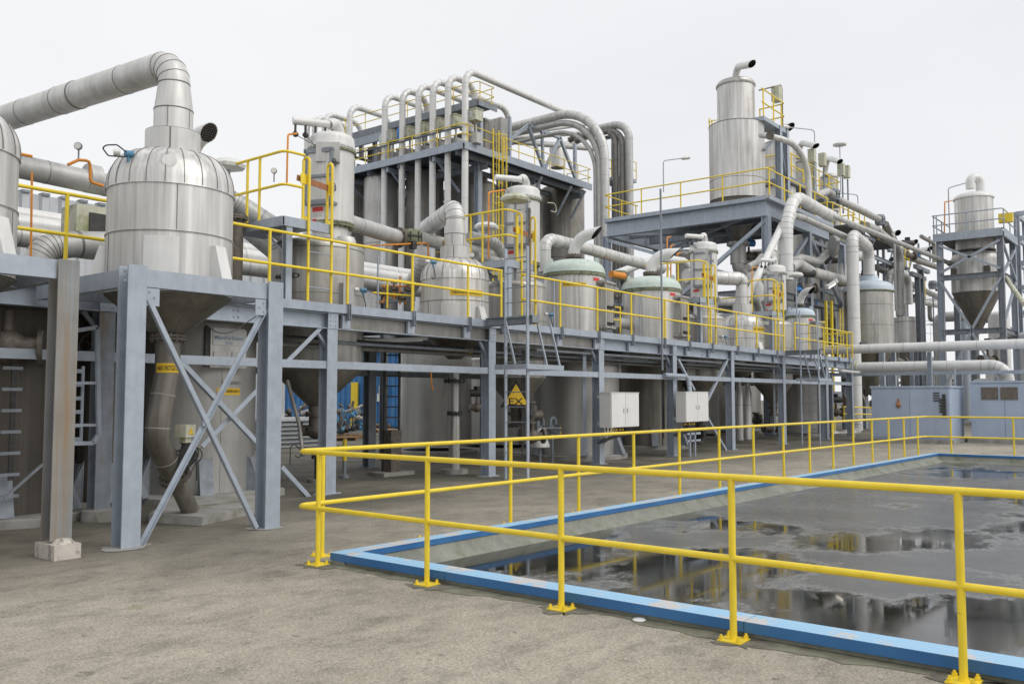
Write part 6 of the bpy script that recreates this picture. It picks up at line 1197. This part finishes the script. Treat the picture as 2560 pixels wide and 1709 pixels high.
m=MB(); q=zz(483,c); m.pipe([(c[0]+.4,c[1]-.3,q-.2),(c[0]+.4,c[1]-.3,q+.95),(c[0]-.15,c[1]+.12,q+.95),(c[0]-.15,c[1]+.12,q+.25)],.24,R=.36,n=18,k=8); part('vent_pipe',m,offw,lid)
m=MB(); m.box((c[0]-rl_*.8,c[1]-rl_*.6,zz(685,c)),(.3,.3,.6)); m.box((c[0]-rl_*.7,c[1]+rl_*.75,zz(685,c)),(.3,.3,.6)); part('bracket',m,darkb,t)
mushroom_lamp('lamp post with slanted head left of the hopper silo',*at(2374,580,Y=12.2)[:2],HZ,zz(470,at(2374,580,Y=12.2)),arm=(.9,-.75,.35),pm=galvd)
op('thin orange line bending over to the hopper silo lid',[(2386,500),(2362,505),(2361,583)],12.3,.04)
m=MB(); p=at(2515,545,X=55.5); m.box(p,(.4,.7,.5)); solo('yellow_bracket',m,yel,'small yellow device on the handrail at the hopper silo','device')
# lattice stair tower at the right edge
lt=root('lattice_tower','pale blue grey lattice tower at the right edge','lattice tower',(60,8,0))
for x,y in ((60,8.9),(60,6.),(63,8.9)): m=MB(); col_(m,x,y,0,zz(528,(60,8.5)),.3,.3); part('column',m,galv,lt)
for py in (530,592,655,716,780,850): z=zz(py,(60,8.)); m=MB(); m.bar((60,8.9,z),(60,6.,z),.16,.28); m.bar((60,8.9,z),(63,8.9,z),.16,.28); part('beam',m,galv,lt)
m=MB(); 
for y in (8.1,7.85): m=MB(); m.bar((60.3,y,3),(60.3,y,zz(535,(60,8.5))),.1,.1); part('rod',m,galv,lt)
ap('slanting grey pipe at the right of the hopper silo',[(2508,686,9.2),(2560,760,7.6)],.13,m=mossw,seam_=None)
# ladder tower left of the hopper tower
c=at(2326,980,Y=13.4); lad_=ladder('caged_ladder','grey caged ladder beside the left leg of the hopper tower',(c.x,c.y),(1,-.3),0,zz(733,(c.x,c.y)),w=1.2,m=galv,rm=galv,flat=True,sp=.75); cage(lad_,(c.x,c.y),(-.2,-1),1.5,zz(735,(c.x,c.y)),galv,r=.5,sp=1.5)
for k,(px,y0) in enumerate(((2312,672),(2302,690))): c=at(px,990,Y=14.); m=MB(); col_(m,c.x,c.y,0,zz(y0,(c.x,c.y)),.28,.28); m.bar((c.x-1.5,c.y,zz(y0,(c.x,c.y))),(c.x+1.8,c.y,zz(y0,(c.x,c.y))),.2,.25); solo('steel_post',m,galvd,['right','left'][k]+' one of two grey steel posts carrying far pipes left of the ladder','post')
# rusty white tank right edge
c=vx(2640,7.2,900); r=2.; silo('white tank with rust runs at the right edge',c[0],c[1],r,zz(836,c),.6,.2,mt=mat('rust streaked white paint',(.72,.72,.70),.45,0,var=.04,vs=2,stain=[((.28,.11,.04),(2.2,2.2,.22),.56,.66)]),sm=(),cat='tank')
# distant plant between the towers
rd=random.Random(11); ORDS='one two three four five six seven eight nine ten eleven twelve thirteen fourteen fifteen sixteen seventeen eighteen nineteen twenty'.split()
cols=[galvd,duct,dull,lower,offw,galv,dpipe]
words=['grey','pale','slim','stained','dark','narrow','tall','short']
for k in range(20):
    px=2225+k*15.5+rd.uniform(-4,4); X=rd.uniform(58,80); p=at(px,930,X=X); h=rd.uniform(2.2,7.); r=rd.uniform(.12,.75)
    m=MB()
    if k%3==0: m.lathe((p.x,p.y),[(r,0),(r,h)]+arc(r,h,.05,h+.3,4)[1:],18)
    elif k%3==1: m.b2((p.x-.15,p.y-.15,0),(p.x+.15,p.y+.15,h)); m.b2((p.x-.12,p.y-1.6,h*.6),(p.x+.12,p.y+1.5,h*.6+.22)); m.b2((p.x-.12,p.y-1.2,h*.85),(p.x+.12,p.y+1.8,h*.85+.2))
    else: m.pipe([(p.x,p.y,0),(p.x,p.y,h),(p.x,p.y-rd.uniform(.8,2.4),h),(p.x,p.y-2.5,h-1.2)],r*.35+.08,R=.4,n=10,k=4)
    solo(['distant_tank','distant_portal','distant_pipe'][k%3],m,cols[k%7],'%s distant %s, number %s from the left in the far plant'%(words[k%8],['tank','steel portal','bent pipe'][k%3],ORDS[k]),['tank','steel frame','pipe'][k%3],group='distant plant parts behind the hopper tower')
# ================================================================ SMALLER PIPEWORK, CABLES, SUPPORTS
W10='one two three four five six seven eight nine ten eleven twelve thirteen fourteen fifteen sixteen seventeen eighteen nineteen twenty'.split()
# dark walls added to block light from behind and deepen the under-deck shade
m=MB(); corr(m,(24.,21.6),(46,21.6),0,4.2,.5,.08); m.b2((24.,21.65,0),(46,22.4,4.1)); solo('light_blocker',m,mat('dark blocker sheet',(.13,.13,.125),.6,.1,var=.2,vs=1),'long dark blocker sheet added to cut light behind the tanks under the deck','wall')
m=MB(); corr(m,(-6,17.7),(11.2,17.7),0,3.1,.5,.08); m.b2((-6,17.75,0),(11.2,18.6,3.0)); solo('light_blocker',m,MATS['dark blocker sheet'],'low dark blocker sheet added to cut light behind the left tanks','wall')
# service lines hung under the deck front
for k,(z,x0,x1,y,r,mm) in enumerate([(2.62,10.,37,12.25,.03,galvd),(2.55,9.,36,12.45,.045,dpipe),(2.68,9,14,12.35,.025,dark)]):
    pipe(['thin grey','dark','black'][k]+' service line running along under the deck',[(x0,y,z),((x0+x1)/2,y,z),(x1,y,z),(x1,y+.6,z)],r,R=.1,m=mm,seam_=None,n=8,name='service_line')
m=MB(); m.bar((16.,12.1,2.72),(37.,12.1,2.72),.22,.05); solo('cable_tray',m,galvd,'long cable tray hung below the deck edge','cable tray')
for k,(x,y) in enumerate([(15.6,12.1),(18.05,12.1),(22.0,12.1),(30.0,12.1),(34.4,12.1)]):
    m=MB(); 
    for q in range(3): m.cyl((x+q*.05,y+.0,.3+q*.2),(x+q*.05,y+.0,2.7),.016,6)
    solo('conduit',m,[dark,galv,dark,galvd,dark][k],['first','second','third','fourth','fifth'][k]+' bundle of thin upright conduits beside a deck column, from the left','conduit')
# pipework under the silo row
rd=random.Random(5); mats=[duct,dpipe,galvd,duct,oran,dull,dpipe,galv]
for k in range(20):
    px=rd.uniform(1985,2330); py=rd.uniform(585,790); Y=rd.uniform(15.2,18.5); a=at(px,py,Y=Y); r=rd.uniform(.05,.16); L_=rd.uniform(1.5,5.)
    if k%4==0: pts=[a,(a.x,a.y,max(1,a.z-L_))]
    elif k%4==1: pts=[a,(a.x+L_,a.y,a.z),(a.x+L_,a.y,a.z-1.5)]
    elif k%4==2: pts=[a,(a.x,a.y,a.z-1.),(a.x+L_,a.y,a.z-1.),(a.x+L_,a.y,a.z+1.)]
    else: pts=[a,(a.x,a.y-1.2,a.z),(a.x,a.y-1.2,a.z-L_)]
    pipe('pipe number %s of the tangled pipework under the silo row'%W10[k],pts,r if mats[k%8]!=oran else .05,R=.3,m=mats[k%8],seam_=1. if r>.1 else None,n=12)
for k in range(6):
    px=2000+k*52; a=at(px,rd.uniform(560,640),Y=15.3+k%3*.6); m=MB(); col_(m,a.x,a.y,0,a.z,.15,.15); m.bar((a.x-1.5,a.y,a.z-.2),(a.x+2.2,a.y,a.z-.2),.14,.2); m.bar((a.x-1.5,a.y,a.z-2.6),(a.x+2.2,a.y,a.z-2.6),.14,.2); m.bar((a.x,a.y,a.z-2.5),(a.x+2.,a.y,a.z-.3),.09,.09)
    solo('pipe_support',m,[galv,galvd][k%2],'steel pipe support number %s from the left under the silo row'%W10[k],'support')
for k in range(9):
    px=rd.uniform(2010,2330); a=at(px,rd.uniform(600,800),Y=rd.uniform(14.9,16.)); valve('small valve number %s among the pipes under the silo row'%W10[k],a,ax=rd.choice([(1,0,0),(0,1,0),(0,0,1)]),r=rd.uniform(.06,.12),act=rd.choice([None,dark,valb,None]),seed=200+k)
for k,(px,py,w) in enumerate(((2120,560,3.),(2195,600,3.),(2240,655,3.2),(2290,735,2.6),(2080,640,2.))):
    a=at(px,py,Y=15.0+k*.2); rail('handrail','short yellow railing number %s among the pipes under the silo row'%W10[k],[(a.x,a.y,a.z),(a.x+w,a.y,a.z)],h=1.1,sp=1.,r=.03); m=MB(); m.b2((a.x,a.y,a.z-.12),(a.x+w,a.y+1.2,a.z)); solo('walk_grating',m,grate,'dark grating walkway number %s among the pipes under the silo row'%W10[k],'walkway')
# orange air pipework beside the stencilled vessel
for k,pp in enumerate(([(955,715),(1030,716),(1030,735)],[(940,735),(1010,742),(1015,760)],[(950,700),(985,702),(985,750)],[(1000,690),(1000,760)],[(940,755),(960,755),(960,715)])):
    op('orange air pipe number %s of the cluster beside the stencilled vessel'%W10[k],pp,14.2,.02)
for k,(px,py) in enumerate(((960,735),(985,722),(1005,745),(1020,725))): valve('tiny valve number %s of the orange cluster beside the stencilled vessel'%W10[k],at(px,py,Y=14.1),ax=(1,0,0),r=.035,seed=k+90,act=[None,stain2][k%2])
# clutter between the two green tanks
for k,(px,py) in enumerate(((1528,735),(1540,742),(1548,770),(1530,790))): valve('small valve number %s between the two green domed tanks'%W10[k],at(px,py,Y=13.8),ax=(1,0,0),r=.05,seed=k+120,act=[None,stain2][k%2])
p=at(1540,806,Y=13.6); m=MB(); m.cyl(p,p+V((.8,0,0)),.16,18); solo('pipe',m,duct,'short horizontal grey drum low between the green domed tanks','drum')
# dark pipes behind the filters, over the deck
ap('dark pipes behind the farthest cyclone neck',[(1790,752,14.2),(1850,756,14.2),(1865,756,14.2)],.19,m=duct,seam_=1.)
ap('second pipe behind the farthest cyclone neck',[(1788,772,14.4),(1845,776,14.4)],.15,m=dpipe,seam_=None)
ap('ribbed elbow right of the farthest cyclone neck',[(1872,745,13.8),(1893,750,13.8),(1900,790,13.8)],.15,R=.5,m=duct,seam_=.3)
ap('slanting pale chute under the cone of the big silo',[(1880,690,15.),(1915,760,14.)],.26,m=duct,seam_=None)
ap('grey pipe between farthest filter and silo leg',[(1870,668,14.6),(1893,655,14.6),(1905,640,14.6)],.13,m=duct,seam_=None)
# mossy lamp bracket, hose loops on the filters
for k,(c,px,py) in enumerate(((0,1388,520),(0,1350,560))):
    a=at(px,py,Y=12.7); pipe(['upper','lower'][k]+' thin cable loop on the second dust filter',[a+V((-.25,.05,.1)),a+V((0,0,.12)),a+V((.08,0,-.12)),a+V((-.18,0,-.1))],.012,R=.1,m=[mossw,dark][k],seam_=None,n=6,name='cable',cat='cable')
# thin rods and conduits over the deck
for k,(px,y0,y1,Y) in enumerate(((944,800,640,13.),(1600,840,760,12.9),(1752,860,755,12.5),(1795,862,752,12.6),(1385,800,700,12.4),(1660,838,760,12.9))):
    a=at(px,y0,Y=Y); m=MB(); m.cyl((a.x,a.y,3.25),(a.x,a.y,zz(y1,(a.x,a.y))),.02,8); solo('conduit',m,galv,'thin upright conduit number %s on the deck behind the handrail'%W10[k],'conduit')
# gusset plates with bolts on the near frame, grout patches at the feet
for k,(x,y) in enumerate(((5.065,9.46),(6.925,9.46),(9.95,11.95),(14.25,11.95),(18.48,11.95),(22.28,11.95),(26.1,11.95))):
    m=MB(); r_=random.Random(k); n=14; vs=[(x+(.24+r_.uniform(-.06,.10))*math.cos(6.283*j/n),y+(.2+r_.uniform(-.05,.10))*math.sin(6.283*j/n),.006) for j in range(n)]; m.add([(x,y,.012)]+vs,[(0,1+j,1+(j+1)%n) for j in range(n)]); solo('grout_patch',m,conc,None,None,kind='structure')

for k,(x,y) in enumerate([(5.72,yy) for yy in (6.99,5.5,4.05,2.62,1.2)]):
    for q,(rr0,mt,zq) in enumerate(((.17,mat('damp concrete',(.15,.14,.11),.6,0,var=.3,vs=9) if k==0 else MATS['damp concrete'],.004),)):
        m=MB(); r_=random.Random(k*3+q); n=22; vs=[(x+.03+(rr0*(1+r_.uniform(-.3,.5)))*math.cos(6.283*j/n),y-.03+(rr0*(1+r_.uniform(-.3,.7)))*math.sin(6.283*j/n),zq) for j in range(n)]; m.add([(x,y,zq)]+vs,[(0,1+j,1+(j+1)%n) for j in range(n)]); solo('damp_patch',m,mt,None,None,kind='structure')

m=MB(); r_=random.Random(4); n=90; vs=[]
for k in range(n+1): y=-6+k*13.1/n; vs+=[(5.875,y,.003),(5.875-.13-r_.uniform(0,.10)-.05*math.sin(k*.35),y,.003)]
m.add(vs,[(2*k+1,2*k,2*k+2,2*k+3) for k in range(n)]); solo('damp_strip',m,mat('damp mossy concrete',(.17,.165,.115),.75,0,var=.4,vs=5),None,None,kind='structure')
